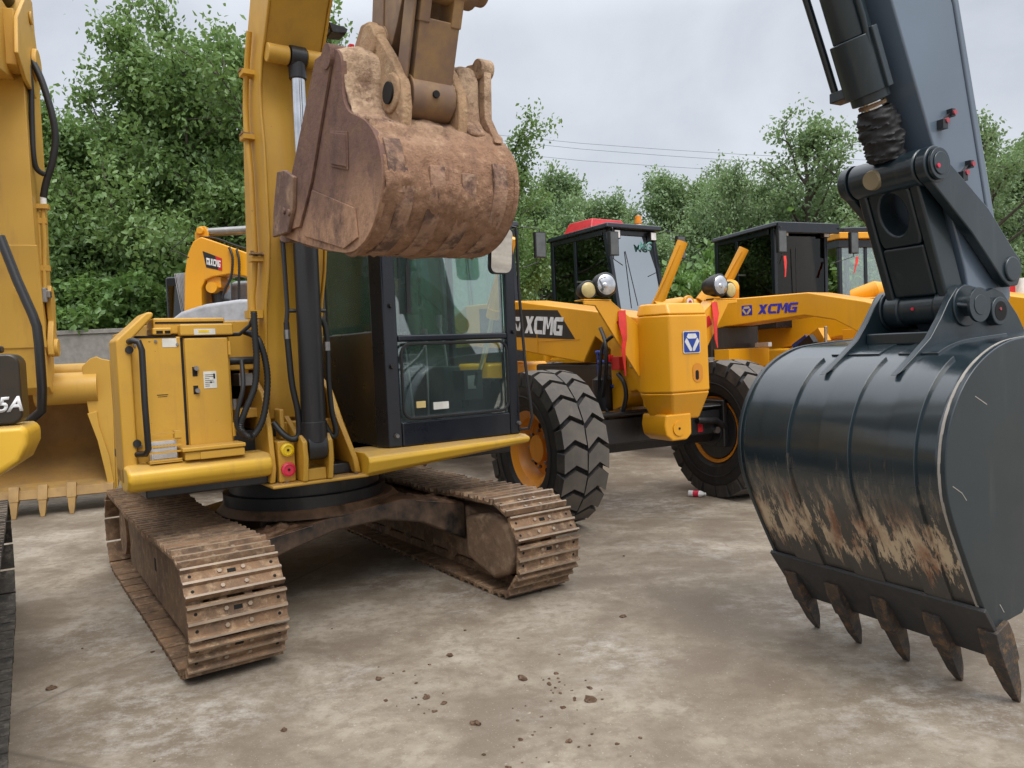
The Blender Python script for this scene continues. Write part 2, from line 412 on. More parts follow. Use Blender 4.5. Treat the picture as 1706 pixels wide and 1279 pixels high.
def resample(P, n):
    d = [0]
    for a, b in zip(P, P[1:]): d.append(d[-1]+math.dist(a, b))
    out = []
    for k in range(n):
        s = d[-1]*k/(n-1); i = max(j for j in range(len(d)) if d[j] <= s+1e-9); i = min(i, len(P)-2)
        t = (s-d[i])/(d[i+1]-d[i]); out.append((P[i][0]+(P[i+1][0]-P[i][0])*t, P[i][1]+(P[i+1][1]-P[i][1])*t))
    return out
def smooth_prof(P, it=2):
    for _ in range(it):
        Q = [P[0]]
        for a, b in zip(P, P[1:]):
            Q += [(a[0]*.75+b[0]*.25, a[1]*.75+b[1]*.25), (a[0]*.25+b[0]*.75, a[1]*.25+b[1]*.75)]
        P = Q+[P[-1]]
    return P
def shell(prof, l0, l1, nl, npf, amp=0., scale=6., seed=0, lump=None, flip=1):
    """curved bucket sheet as a fine grid with real lumps of soil on it"""
    P = resample(smooth_prof(prof), npf); vs = []; mb = MB()
    for j in range(npf):
        a, b = P[max(j-1, 0)], P[min(j+1, npf-1)]; t = Vector((b[0]-a[0], b[1]-a[1])).normalized(); n = Vector((-t.y, t.x))*flip
        for i in range(nl):
            l = l0+(l1-l0)*i/(nl-1); f, h = P[j]
            q = Vector((l*scale+seed, f*scale, h*scale)); d = 0
            if amp:
                d = amp*(noise.fractal(q, 1., 2.1, 5)*.6+max(0, noise.noise(q*.45)-.1)*2.0)
            if lump: d += lump(l, f, h)
            vs.append((l, -(f+n.x*d), h+n.y*d))
    mb.add(vs, [(j*nl+i, j*nl+i+1, (j+1)*nl+i+1, (j+1)*nl+i) for j in range(npf-1) for i in range(nl-1)])
    return mb
def strip(prof, l0, l1, s0, s1, t, flip=1, n=24, off=0.):
    P = resample(smooth_prof(prof), 120); P = P[int(s0*119):int(s1*119)+1]
    P = resample(P, n); o, q = [], []
    for j in range(n):
        a, b = P[max(j-1, 0)], P[min(j+1, n-1)]; tt = Vector((b[0]-a[0], b[1]-a[1])).normalized(); nn = Vector((-tt.y, tt.x))*flip
        o.append((P[j][0]+nn.x*(t+off), P[j][1]+nn.y*(t+off))); q.append((P[j][0]-nn.x*.004, P[j][1]-nn.y*.004))
    mb = MB(); mb.side(o+q[::-1], l0, l1); return mb
def tooth(mb, l, base, dirv, length, w, hgt):
    """pointed bucket tooth: adapter block and wedge tip, in the side plane"""
    d = Vector(dirv).normalized(); u = Vector((-d.y, d.x)); b = Vector(base)
    st = [(-.35, 1.0, 1.0), (-.1, 1.0, 1.15), (.30, .95, 1.0), (.32, .82, .86), (.75, .62, .55), (1.0, .40, .12)]
    rings = []
    for t, ww, hh in st:
        c = b+d*(t*length)+u*(0)
        ring = [(l+sx*w/2*ww, -(c.x+u.x*sy*hgt/2*hh), c.y+u.y*sy*hgt/2*hh) for sx, sy in ((-1, -1), (1, -1), (1, 1), (-1, 1))]
        rings.append(ring)
    vs = [v for r in rings for v in r]; n = len(rings)
    fs = [(0, 1, 2, 3), tuple(4*(n-1)+k for k in (3, 2, 1, 0))]
    for i in range(n-1):
        for k in range(4): fs.append((i*4+k, i*4+(k+1) % 4, (i+1)*4+(k+1) % 4, (i+1)*4+k))
    mb.add(vs, fs); return mb

# ------------------------------------------------------------ excavator in the middle
ex = thing('tracked_excavator', 'yellow tracked excavator with a mud caked bucket raised in front of its black cab', 'excavator', (-1.52, 5.77, 0), .60)
for lat, inner, sd in ((-1.0, 1, 0), (1.0, -1, .3)):
    make_track(ex, lat, .25, 1.27, .3025, 36, ('rusty', 'rusty'), inner, 'frame_mud', sd)
m = MB()   # arched X shaped lower frame
ARCH = [(-.80, .50), (-.48, .555), (.0, .62), (.35, .645), (.55, .62), (.86, .55), (.86, .27), (.50, .455), (.20, .52), (-.14, .505), (-.48, .42), (-.80, .33)]
m.front(ARCH, .44, .765); m.front(ARCH, -.765, -.44); m.plan([(-.55, .439), (.60, .439), (.60, -.439), (-.55, -.439)], .44, .60)
uf = m.build('undercarriage_frame', 'black_dirty', ex, .02)
m = MB(); m.lathe([(.30, .60), (.66, .60), (.60, .665), (.3, .67)], (-.08, -.12, 0), (0, 0, 1), 24); m.build('turret_base', 'black_dirty', ex, .01)
for l0, l1, f0, f1, hh in ((-.78, -.30, .46, .77, lambda l: .555+(l+.48)*.13), (.45, .84, .46, .77, lambda l: .645-(l-.40)*.20)):
    nu, nv = 36, 24; vs = []
    for j in range(nv):
        for i in range(nu):
            l = l0+(l1-l0)*i/(nu-1); f = f0+(f1-f0)*j/(nv-1); e = min(i, nu-1-i, j, nv-1-j)/6
            vs.append((l, -f, hh(l)-.012+min(1, e)*(.012+.035*abs(noise.fractal(Vector((l*9, f*9, 2)), 1, 2, 5)))))
    m = MB(); m.add(vs, [(j*nu+i, j*nu+i+1, (j+1)*nu+i+1, (j+1)*nu+i) for j in range(nv-1) for i in range(nu-1)]); m.build('soil_layer', 'mud', uf, smooth=180)
m = MB(); m.lathe([(.30, .66), (.57, .66), (.57, .74), (.53, .745), (.53, .90), (.3, .90)], (-.12, -.14, 0), (0, 0, 1), 56)
m.build('swing_ring', 'black', ex)
m = MB(); m.lfh(-1.15, 1.18, -1.55, .55, .905, .975); m.lfh(-1.30, 1.18, .551, .92, .905, .975); m.lfh(-.55, .6, -1.2, .6, .86, .905)
m.build('turntable_deck', 'black', ex, .01)
m = MB(); m.side([(.78, 1.105), (.97, 1.10), (1.025, 1.07), (1.03, 1.02), (.99, .965), (.90, .945), (.78, .94)], -1.40, -.612)
m.side([(.78, 1.09), (.60, 1.09), (.60, 1.0), (.78, .95)], -1.40, -1.335)
m.build('platform_skirt', 'yellow_clean', ex, .022, seg=3)
m = MB()
pl = [(.70, 1.035), (1.02, 1.04), (1.085, 1.015), (1.10, .98), (1.07, .91), (1.0, .875), (.70, .87)]
pr = [(.70, 1.035), (1.02, 1.04), (1.07, 1.025), (1.085, 1.01), (1.07, .985), (1.0, .968), (.70, .96)]
m.prism([(-.03, -f, h) for f, h in pl], [(1.245, -f, h) for f, h in pr])
sk = m.build('cab_skirt', 'yellow_clean', ex, .025, seg=3)
m = MB(); m.mat('black').lfh(-.034, -.0305, .78, .87, .92, 1.01); m.mat('paper').lfh(-.0365, -.0345, .79, .86, .925, .965)
m.build('warning_sticker', None, sk)
# tool box on the right hand side of the machine
m = MB(); m.front([(-1.40, .99), (-1.40, 1.80), (-1.235, 1.955), (-1.20, 1.955), (-1.20, 1.93), (-1.325, 1.795), (-1.325, .99)], .885, .60)
m.build('side_panel', 'yellow', ex, .014)
m = MB(); m.lfh(-1.324, -.782, .55, .842, .976, 1.815); m.lfh(-1.15, -.782, -1.3, .549, .976, 1.815); m.lfh(-1.14, -.56, -1.3, .60, 1.60, 1.915); m.lfh(-1.06, -.76, .60, .868, 1.817, 1.885)
m.lfh(-1.19, -.79, .58, .80, 1.83, 1.925); m.lfh(-.80, -.10, -1.3, .1, .98, 1.90); m.lfh(-1.205, -1.10, .66, .855, 1.825, 1.868)
tb = m.build('tool_box', 'yellow', ex, .010)
m = MB(); m.mat('hole').lfh(-1.058, -1.044, .835, .8455, 1.14, 1.81); m.lfh(-1.18, -.80, .79, .8035, 1.892, 1.903)
m.lfh(-1.044, -.79, .84, .845, 1.806, 1.814); m.lfh(-1.31, -1.08, .80, .8445, 1.81, 1.823); m.lfh(-1.185, -1.15, .80, .858, 1.833, 1.85); m.lfh(-1.14, -1.11, .80, .858, 1.833, 1.85)
m.lfh(-1.20, -1.14, .84, .8435, 1.480, 1.484); m.lfh(-1.195, -1.145, .84, .8435, 1.470, 1.473)
m.build('panel_gap', None, tb)
m = MB(); m.lfh(-1.040, -.795, .836, .862, 1.175, 1.803)
dr = m.build('door', 'yellow', ex, .008)
for h in (1.625, 1.495):
    m = MB(); m.mat('hole').lfh(-1.005, -.978, .860, .8645, h-.045 if h > 1.6 else h-.02, h+.01 if h > 1.6 else h+.03)
    m.mat('steel').cyl((-.985, -.862, h), (-.985, -.885, h), .016, .013, 14); m.build('door_lock', None, dr)
m = MB(); m.mat('paper').lfh(-.945, -.872, .861, .8642, 1.505, 1.605); m.mat('hole')
for k in range(7): m.lfh(-.938, -.938+rnd.uniform(.02, .055), .8640, .8652, 1.517+k*.011, 1.520+k*.011)
m.lfh(-.91, -.90, .864, .8652, 1.535, 1.545); m.lfh(-.89, -.88, .864, .8652, 1.56, 1.59)
m.build('data_sticker', None, dr)
for h in (1.74, 1.25):
    m = MB(); m.cyl((-.788, -.866, h-.04), (-.788, -.866, h+.04), .010, seg=10); m.build('door_hinge', 'yellow', dr)
for l, h in ((-1.30, 1.77), (-1.30, 1.20), (-1.075, 1.77), (-1.075, 1.16), (-1.19, 1.79)):
    m = MB(); m.cyl((l, -.842, h), (l, -.850, h), .009, seg=6); m.build('panel_bolt', 'steel', tb)
m = MB(); m.mat('paper').lfh(-1.155, -1.078, .841, .8442, 1.755, 1.805); m.build('blank_sticker', None, tb)
m = MB(); m.mat('paper').lfh(-.985, -.865, .867, .8702, 1.822, 1.856); m.mat('cap_yellow').lfh(-.96, -.90, .870, .8708, 1.832, 1.848); m.build('warning_sticker', None, tb)
m = MB(); m.tube([(-1.335, -.90, 1.79), (-1.325, -.955, 1.795), (-1.298, -.975, 1.785), (-1.285, -.98, 1.74), (-1.287, -.98, 1.45), (-1.283, -.98, 1.19), (-1.295, -.965, 1.165), (-1.33, -.90, 1.16)], .017, 12)
m.cyl((-1.335, -.84, 1.745), (-1.335, -.895, 1.745), .022, seg=12); m.cyl((-1.325, -.84, 1.22), (-1.325, -.895, 1.22), .022, seg=12)
m.build('handrail', 'black', ex)
m = MB(); m.lfh(-1.10, -.775, .835, 1.005, 1.107, 1.155); m.lfh(-1.115, -.765, .832, 1.02, 1.157, 1.180); m.lfh(-1.02, -.77, .83, 1.012, 1.106, 1.150)
m.build('step', 'yellow', ex, .006)
m = MB()
for l in (-1.275, -1.115):
    m.bar((l, -.97, 1.105), (l, -.97, 1.275), .010, .012); m.bar((l, -.86, 1.105), (l, -.86, 1.275), .010, .012); m.bar((l, -.86, 1.27), (l, -.97, 1.27), .01, .01)
for h in (1.12, 1.165, 1.20, 1.235, 1.27): m.bar((-1.28, -.975, h), (-1.11, -.975, h), .008, .010)
m.lfh(-1.28, -1.11, .845, .985, 1.106, 1.112); m.lfh(-1.145, -1.11, .93, .985, 1.24, 1.28)
lg = m.build('lamp_guard', 'yellow', ex)
m = MB(); m.mat('white').lfh(-1.262, -1.13, .87, .945, 1.115, 1.225); m.mat('lens').lfh(-1.255, -1.137, .945, .952, 1.125, 1.165)
m.mat('steel')
for k in range(7): m.cyl((-1.248+k*.017, -.944, 1.198), (-1.248+k*.017, -.953, 1.198), .007, seg=8)
m.build('work_lamp', None, lg)
# recess between box and boom
m = MB(); m.lfh(-.781, -.60, .10, .35, .98, 1.60); m.build('recess_shade', 'hole', ex)  # near-black block stands in for the shade inside the recess
m = MB(); m.tube([(-.79, -.78, 1.66), (-.70, -.80, 1.66), (-.60, -.74, 1.66)], .024, 10); m.build('hydraulic_hose', 'rubber_hose', ex)
m = MB(); m.lfh(-.70, -.61, .45, .70, 1.50, 1.58); m.build('valve_block', 'steel', ex, .006)
m = MB(); m.cyl((-.72, -.62, 1.20), (-.72, -.62, 1.42), .035, seg=14); m.build('filter_can', 'steel', ex)
m = MB(); m.lfh(-.74, -.60, .45, .72, 1.30, 1.36); m.build('hose_bracket', 'yellow', ex, .006)
m = MB(); m.lfh(-.76, -.60, .35, .66, 1.0, 1.22); m.build('pump_cover', 'black', ex, .01)
m = MB(); m.tube([(-.78, -.80, 1.82), (-.72, -.85, 1.82), (-.67, -.90, 1.87), (-.65, -.93, 1.93)], .012, 8); m.build('hydraulic_hose', 'rubber_hose', ex)
def corrugated(pts, r, name, parent, ribs=True):
    P = [Vector(p) for p in pts]
    Q = []
    for i in range(len(P)-1):          # Catmull-Rom
        p0, p1, p2, p3 = P[max(i-1, 0)], P[i], P[i+1], P[min(i+2, len(P)-1)]
        for k in range(8):
            t = k/8; Q.append(.5*((2*p1)+(p2-p0)*t+(2*p0-5*p1+4*p2-p3)*t*t+(3*p1-p0-3*p2+p3)*t**3))
    Q.append(P[-1])
    if ribs:
        S = []; rs = []
        for i in range(len(Q)-1):
            for k in range(2): S.append(Q[i].lerp(Q[i+1], k/2)); rs.append(r if k == 0 else r*.82)
        mb = MB(); mb.tube(S, rs, 12)
    else: mb = MB(); mb.tube(Q, r, 12)
    return mb.build(name, 'rubber_hose', parent, smooth=60)
def EXP(l, f, h): return (l, -f, h)
corrugated([EXP(*p) for p in [(-.66, .96, 1.95), (-.66, .96, 1.80), (-.66, .96, 1.65), (-.68, .96, 1.50), (-.74, .95, 1.36), (-.77, .94, 1.26), (-.71, .94, 1.20), (-.64, .95, 1.30), (-.60, .95, 1.50), (-.605, .95, 1.66), (-.64, .93, 1.79), (-.68, .80, 1.84)]], .021, 'hydraulic_hose', ex)
corrugated([EXP(*p) for p in [(-.73, .9, 1.66), (-.745, .95, 1.50), (-.785, .95, 1.36), (-.79, .94, 1.27), (-.74, .93, 1.20)]], .014, 'hydraulic_hose', ex, False)
# boom foot
m = MB()
def footplate(l0, l1, df=0, dl=0):
    prof = [(-.35, .98), (.96+df, .905), (.98+df, 1.0), (.90+df, 1.25), (.80+df*.5, 1.45), (.66, 1.53), (.40, 1.56), (.05, 1.30)]
    m.prism([(l0+(dl if h < 1.3 else 0)*(1.3-h)/.4, -f, h) for f, h in prof], [(l1+(dl if h < 1.3 else 0)*(1.3-h)/.4, -f, h) for f, h in prof])
footplate(-.60, -.565, 0, -.02); footplate(-.175, -.135, .02, .10)
m.lfh(-.565, -.14, .66, .80, .90, 1.26); m.lfh(-.63, -.01, .2, 1.045, .882, .904)
m.lfh(-.565, -.46, .80, .97, .905, 1.16); m.lfh(-.52, -.49, .78, .90, 1.16, 1.35)
bf = m.build('boom_foot', 'yellow', ex, .010)
m = MB(); m.front(roundrect(-.553, -.468, 1.175, 1.255, .03), .801, .804); m.build('plate_opening', 'hole', bf)
m = MB(); m.tube([(-.50, -.81, 1.16), (-.50, -.83, 1.24), (-.485, -.83, 1.25)], .012, 8); m.build('hose_hook', 'yellow', bf)
for l, f in ((-.53, 1.0), (-.36, 1.0), (-.24, 1.0), (-.08, 1.0)):
    m = MB(); m.cyl((l, -f, .904), (l, -f, .918), .014, seg=6); m.build('bolt_head', 'rusty', bf)
m = MB(); m.mat('paper').lfh(-.20, -.15, .8005, .8025, 1.30, 1.36) if False else m.lfh(-.235, -.15, .801, .803, .93, .97); m.mats = [M['hole']]; m.mi = [0]*len(m.f); m.build('dark_patch', None, bf)  # small near-black patch on the foot plate
m = MB()
for l0, l1 in ((-.445, -.412), (-.285, -.252)):
    m.side([(.74, .905), (1.05, .905), (1.08, 1.05), (1.07, 1.15), (1.02, 1.19), (.95, 1.18), (.74, 1.30)], l0, l1)
m.lfh(-.41, -.286, .80, 1.03, .905, .98)
m.build('cylinder_lug', 'yellow', bf, .008)
for (h, r, mt) in ((1.105, .040, 'cap_yellow'), (.985, .043, 'pink')):
    m = MB(); m.mat(mt); m.lathe([(0, 0), (r*.75, 0), (r, .012), (r, .03), (r*.72, .036), (r*.68, .03), (0, .03)], (-.512, -.965, h), (0, -1, 0), 24)
    m.mat('hole').cyl((-.512, -1.0, h), (-.512, -1.003, h), .008, seg=8)
    tag(m.build('grease_cap', None, bf), 'yellow round cap' if mt == 'cap_yellow' else 'red round cap')
# boom
BOOM = [(.72, 1.28), (.765, 1.45), (.765, 1.70), (.82, 2.00), (.905, 2.2), (.95, 2.4), (.955, 2.95), (.93, 3.15), (.94, 3.30), (1.0, 3.44), (1.09, 3.56), (1.2, 3.72), (1.5, 4.08), (2.5, 5.35), (2.66, 5.58),
        (2.5, 5.72), (2.3, 5.62), (1.3, 4.42), (.98, 4.0), (.80, 3.68), (.70, 3.52), (.61, 3.3), (.56, 2.9), (.50, 2.3), (.40, 1.6), (.36, 1.3)]
m = MB(); m.side(BOOM, -.535, -.195)
for l0, l1 in ((-.552, -.536), (-.194, -.178)):
    m.side([(f+(.018 if i < 15 else -.018), h) for i, (f, h) in enumerate(BOOM)], l0, l1)
m.cyl((-.585, -.55, 1.42), (-.145, -.55, 1.42), .085, seg=24)
bo = m.build('boom', 'yellow', ex, .010)
m = MB(); m.cyl((-.535, -1.07, 3.46), (-.405, -1.07, 3.46), .055); m.build('pin_boss', 'yellow', bo, .008)
m = MB(); m.cyl((-.30, -1.07, 3.46), (-.195, -1.07, 3.46), .055); m.build('pin_boss', 'yellow', bo, .008)
m = MB(); m.tube([(-.585, -.93, 3.62), (-.585, -.86, 3.48), (-.585, -.80, 3.34), (-.585, -.77, 3.22), (-.585, -.765, 3.05), (-.585, -.80, 2.8), (-.585, -.80, 2.3), (-.590, -.76, 2.15), (-.60, -.74, 2.05), (-.60, -.74, 1.93)], .017, 10)
m.tube([(-.60, -.74, 1.93), (-.63, -.80, 1.90), (-.655, -.95, 1.93)], .015, 8)
for h, f in ((3.40, .83), (3.03, .765), (2.28, .80)): m.lfh(-.62, -.545, f-.04, f+.05, h-.014, h+.014)
m.lfh(-.64, -.555, .69, .79, 1.92, 1.97)
m.build('steel_pipe', 'yellow', bo)
m = MB(); m.mat('rusty')
for h, f in ((3.40, .80), (3.03, .76), (2.29, .82)): m.lfh(-.625, -.553, f-.02, f+.05, h+.0145, h+.024); m.cyl((-.61, -f, h+.02), (-.61, -f, h+.04), .01, seg=6)
m.build('pipe_clamp', None, bo)
m = MB(); m.mat('yellow').bar((-.18, -.98, 3.74), (-.08, -1.0, 3.72), .04, .02); m.mat('black').lfh(-.13, -.03, .97, 1.06, 3.66, 3.71)
m.front([(-.14, 3.71), (-.02, 3.69), (-.03, 3.665), (-.12, 3.655)], .95, 1.08); m.tube([(-.12, -1.0, 3.66), (-.13, -1.0, 3.62), (-.11, -1.0, 3.60)], .004, 6)
m.build('boom_lamp', None, bo, .004)
# boom cylinder
m = MB(); p0, p1 = Vector((-.348, -1.01, 1.11)), Vector((-.352, -1.07, 3.46)); ax = (p1-p0).normalized()
m.cyl(p0+ax*.04, p0+ax*1.52, .074, seg=32); m.cyl(p0+ax*1.52, p0+ax*1.60, .080, seg=32); m.cyl(p0+ax*.03, p0+ax*.16, .080, seg=32)
m.cyl((-.408, -1.01, 1.11), (-.290, -1.01, 1.11), .082, seg=28)
cy = m.build('boom_cylinder', 'black', ex, .006)
m = MB(); m.cyl(p0+ax*1.6, p1-ax*.05, .041, seg=24); m.build('cylinder_rod', 'chrome', cy)
m = MB(); m.cyl((-.40, -1.07, 3.46), (-.305, -1.07, 3.46), .064); m.cyl(p1-ax*.13, p1, .052); m.build('rod_end', 'black', cy, .005)
m = MB(); m.tube([EXP(*p) for p in [(-.41, 1.0, 2.44), (-.46, 1.0, 2.42), (-.475, 1.0, 2.35), (-.472, 1.0, 2.20), (-.47, 1.0, 1.95), (-.48, 1.0, 1.88)]], .014, 10); m.cyl((-.47, -1.0, 2.36), (-.47, -1.0, 2.44), .022, seg=12)
m.cyl((-.48, -1.0, 1.80), (-.48, -1.0, 1.88), .018, seg=10)
m.tube([EXP(*p) for p in [(-.42, 1.0, 1.95), (-.47, 1.0, 1.95)]], .012, 8); m.tube([EXP(*p) for p in [(-.30, 1.0, 1.95), (-.23, 1.0, 1.95)]], .012, 8)
m.build('oil_pipe', 'black', cy)
corrugated([EXP(*p) for p in [(-.48, 1.0, 1.82), (-.475, 1.0, 1.69), (-.465, 1.0, 1.5), (-.44, 1.0, 1.34), (-.435, .99, 1.20), (-.47, .98, 1.165), (-.52, .95, 1.2), (-.56, .90, 1.27)]], .019, 'hydraulic_hose', cy, False)
corrugated([EXP(*p) for p in [(-.29, 1.0, 1.84), (-.265, 1.0, 1.90), (-.235, 1.0, 1.84), (-.228, 1.0, 1.70), (-.232, 1.0, 1.52), (-.222, 1.0, 1.32), (-.20, 1.0, 1.19), (-.225, .99, 1.16), (-.26, .97, 1.24)]], .017, 'hydraulic_hose', cy, False)
for l, h in ((-.48, 1.78), (-.232, 1.70)):
    m = MB(); m.cyl((l, -1.0, h), (l, -1.0, h+.055), .021, seg=8); m.build('hose_fitting', 'steel', cy)
# stick and link
m = MB(); m.side([(2.32, 2.98), (2.335, 3.12), (2.37, 3.28), (2.43, 4.2), (2.42, 5.75), (2.86, 5.75), (2.86, 4.2), (2.72, 3.26), (2.60, 3.08), (2.50, 2.96), (2.42, 2.93)], -.455, -.245)
m.side([(2.36, 3.10), (2.40, 3.30), (2.46, 4.2), (2.52, 4.2), (2.50, 3.30), (2.46, 3.02)], -.463, -.455)
m.cyl((-.46, -2.42, 3.04), (-.24, -2.42, 3.04), .09)
stk = m.build('stick', 'dig_steel', ex, .010)
m = MB(); a, b = Vector((-.35, -2.625, 2.76)), Vector((-.35, -2.80, 3.22)); ax = (b-a).normalized()
m.bar(a+ax*.02, a+ax*.32, .19, .11, (0, -1, 0)); m.cyl((-.452, -2.625, 2.76), (-.248, -2.625, 2.76), .095)
for l in (-.425, -.275): m.bar(Vector((l, 0, 0))+Vector((0, a.y, a.z))+ax*.30, Vector((l, 0, 0))+Vector((0, b.y, b.z))+ax*.25, .05, .12, (0, -1, 0))
m.cyl((-.50, -2.79, 3.20), (-.19, -2.79, 3.20), .085); m.cyl((-.19, -2.79, 3.20), (-.13, -2.79, 3.20), .06)
m.bar(Vector((-.47, -2.64, 2.80)), Vector((-.47, -2.83, 3.3)), .012, .10, (0, -1, 0))
lk = m.build('bucket_link', 'dig_steel', ex, .012)
m = MB(); m.cyl((-.35, -2.715, 2.755), (-.35, -2.73, 2.755), .016, seg=10); m.build('grease_point', 'hole', lk)
# bucket
BP = [(2.28, 3.01), (2.43, 2.99), (2.505, 2.93), (2.50, 2.85), (2.495, 2.76), (2.54, 2.685), (2.63, 2.645), (2.73, 2.595), (2.82, 2.50), (2.845, 2.40), (2.835, 2.31), (2.79, 2.23), (2.71, 2.16), (2.62, 2.12), (2.5, 2.10), (2.3, 2.135), (2.1, 2.18), (1.85, 2.24), (1.6, 2.31)]
def mudlump(l, f, h):
    d = 0
    if h > 2.58 and f > 2.4:
        d += .03*max(0, noise.noise(Vector((l*9, f*9, h*9+3)))+.35)
    k = noise.noise(Vector((l*5+9, f*5, h*5)))
    if k > -.05: d += .012*min(1, (k+.05)*6)*(.5+abs(noise.fractal(Vector((l*30, f*30, h*30)), 1, 2, 3)))
    return d
b = shell(BP, -.668, -.034, 120, 170, .017, 9., 3.1, mudlump, 1)
bk = b.build('bucket', 'mud_shell', ex, smooth=180)
so = bk.modifiers.new('plate', 'SOLIDIFY'); so.thickness = .022; so.offset = -1
closed = resample(smooth_prof(BP, 1), 40)
plate = [(f+(f-2.3)*.010, h+(h-2.5)*.010) for f, h in resample(smooth_prof(BP), 90)]
m = MB(); m.side(plate, -.680, -.655)
m.side([(2.24, 3.0), (2.40, 2.99), (2.42, 2.93), (2.36, 2.84), (2.29, 2.74), (2.11, 2.48), (1.92, 2.30), (1.62, 2.32)], -.694, -.681)
m.side([(2.10, 2.445), (2.585, 2.275), (2.60, 2.15), (2.45, 2.125), (1.96, 2.25)], -.689, -.681)
m.side([(2.365, 2.645), (2.53, 2.595), (2.52, 2.46), (2.355, 2.51)], -.692, -.681)
m.side([(2.35, 2.655), (2.54, 2.605), (2.53, 2.445), (2.34, 2.50)], -.686, -.681)
m.cyl((-.70, -2.385, 2.965), (-.60, -2.385, 2.965), .055); m.build('side_plate', 'plate_soil', bk, .005)
m = MB(); m.side(plate, -.045, -.020); m.side([(2.40, 2.97), (2.56, 2.975), (2.665, 2.955), (2.70, 2.90), (2.695, 2.80), (2.69, 2.70), (2.77, 2.57), (2.5, 2.6)], -.085, -.046); m.cyl((-.10, -2.66, 2.925), (-.03, -2.66, 2.925), .045)
m.build('side_plate', 'mud_shell', bk, .005)
m = MB()
for l0, l1 in ((-.51, -.462), (-.238, -.19)):
    m.side([(2.22, 2.98), (2.26, 3.09), (2.34, 3.155), (2.43, 3.14), (2.51, 3.05), (2.65, 2.89), (2.715, 2.79), (2.725, 2.69), (2.70, 2.58), (2.6, 2.6), (2.45, 2.8), (2.3, 2.9)], l0, l1)
    m.cyl((l0-.012, -2.42, 3.04), (l1+.012, -2.42, 3.04), .085); m.cyl((l0-.010, -2.62, 2.765), (l1+.008, -2.62, 2.765), .085)
er = m.build('bucket_ear', 'mud_light', bk, .012)
m = MB(); m.cyl((-.53, -2.62, 2.765), (-.5205, -2.62, 2.765), .046); m.build('pin_hole', 'hole', er)
m = MB(); m.lfh(-.548, -.524, 2.27, 2.30, 3.0, 3.08); m.build('end_stop', 'red', er, .004)
m = MB(); m.side([(2.38, 2.93), (2.52, 2.96), (2.64, 2.935), (2.67, 2.87), (2.665, 2.76), (2.67, 2.69), (2.74, 2.60), (2.5, 2.6)], -.189, -.0865); m.build('soil_fill', 'mud_shell', bk, .03, seg=3)
m = MB()
for l in (-.57, -.43, -.28, -.12):
    m2 = strip(BP, l-.035, l+.035, .40+rnd.uniform(-.03, .02), .62, .010, 1); m.add(m2.v, m2.f)
    m2 = strip(BP, l-.035, l+.035, .64, .80, .010, 1); m.add(m2.v, m2.f)
m2 = strip(BP, -.655, -.58, .345, .44, .014, 1); m.add(m2.v, m2.f)
m.build('wear_strip', 'mud_strip', bk, .003)
m = MB()
m.side([(1.56, 2.30), (1.60, 2.44), (1.69, 2.615), (1.80, 2.60), (1.93, 2.54), (1.90, 2.40), (1.80, 2.29)], -.715, -.693)
for f, h in ((1.78, 2.40), (1.85, 2.38)): m.cyl((-.725, -f, h), (-.70, -f, h), .018, seg=8)
m.build('side_cutter', 'mud_steel', bk, .006)
for l in (-.62, -.44, -.26, -.08):
    m = MB(); tooth(m, l, (1.60, 2.31), (-.97, .04), .17, .07, .07); m.build('tooth', 'mud_steel', bk, .004)
# cab
m = MB()
m.plan([(.13, .86), (.17, .98), (.26, 1.0), (.26, .90)], 1.042, 2.70); m.lfh(1.135, 1.22, .90, 1.0, 1.042, 2.70)
m.lfh(.262, 1.134, .93, .999, 1.042, 1.205); m.lfh(.262, 1.134, .94, 1.001, 1.742, 1.785); m.lfh(.262, 1.134, .92, .998, 2.56, 2.70)
m.lfh(.145, .175, -.72, .858, 1.042, 1.822); m.lfh(.150, .18, -.72, .858, 2.58, 2.70); m.lfh(.145, .20, -.06, .02, 1.823, 2.58); m.lfh(.145, .23, -.80, -.72, 1.042, 2.70)
m.lfh(1.19, 1.22, -.72, .898, 1.042, 1.45); m.lfh(1.185, 1.215, -.72, .898, 2.58, 2.70); m.lfh(1.13, 1.22, -.80, -.72, 1.042, 2.70); m.lfh(1.18, 1.22, .05, .12, 1.451, 2.579)
m.lfh(.232, 1.128, -.795, -.75, 1.042, 1.60); m.lfh(.232, 1.128, -.795, -.75, 2.56, 2.70)
m.lfh(.12, 1.23, -.82, 1.02, 2.703, 2.77)
cab = m.build('cab', 'black_gloss', ex, .012)
for l, h in ((.215, 1.98), (.205, 1.58), (.215, 1.12), (1.185, 1.79), (1.20, 1.12)):
    m = MB(); m.cyl((l, -1.0, h), (l, -1.022, h), .017, .013, 10); m.build('bolt_head', 'steel' if h < 1.2 else 'black', cab)
m = MB(); rr = roundrect(.275, 1.12, 1.225, 1.725, .07, 6); rr.append(rr[0]); m.tube([(l, -1.004, h) for l, h in rr], .011, 6, False)
m.build('window_seal', 'rubber_hose', cab)
for nm, bx in (('front_window', (.262, 1.134, .955, .961, 1.206, 1.741)), ('front_window', (.262, 1.134, .958, .964, 1.786, 2.559)), ('side_window', (.155, .160, .022, .857, 1.824, 2.579)), ('side_window', (.155, .160, -.719, -.062, 1.824, 2.579)),
               ('door_window', (1.20, 1.205, .122, .897, 1.452, 2.578)), ('door_window', (1.20, 1.205, -.719, .048, 1.452, 2.578)), ('rear_window', (.232, 1.128, -.775, -.770, 1.602, 2.559))):
    g = MB(); g.lfh(*bx); g.build(nm, 'glass_green' if nm == 'front_window' else 'glass_side', cab)
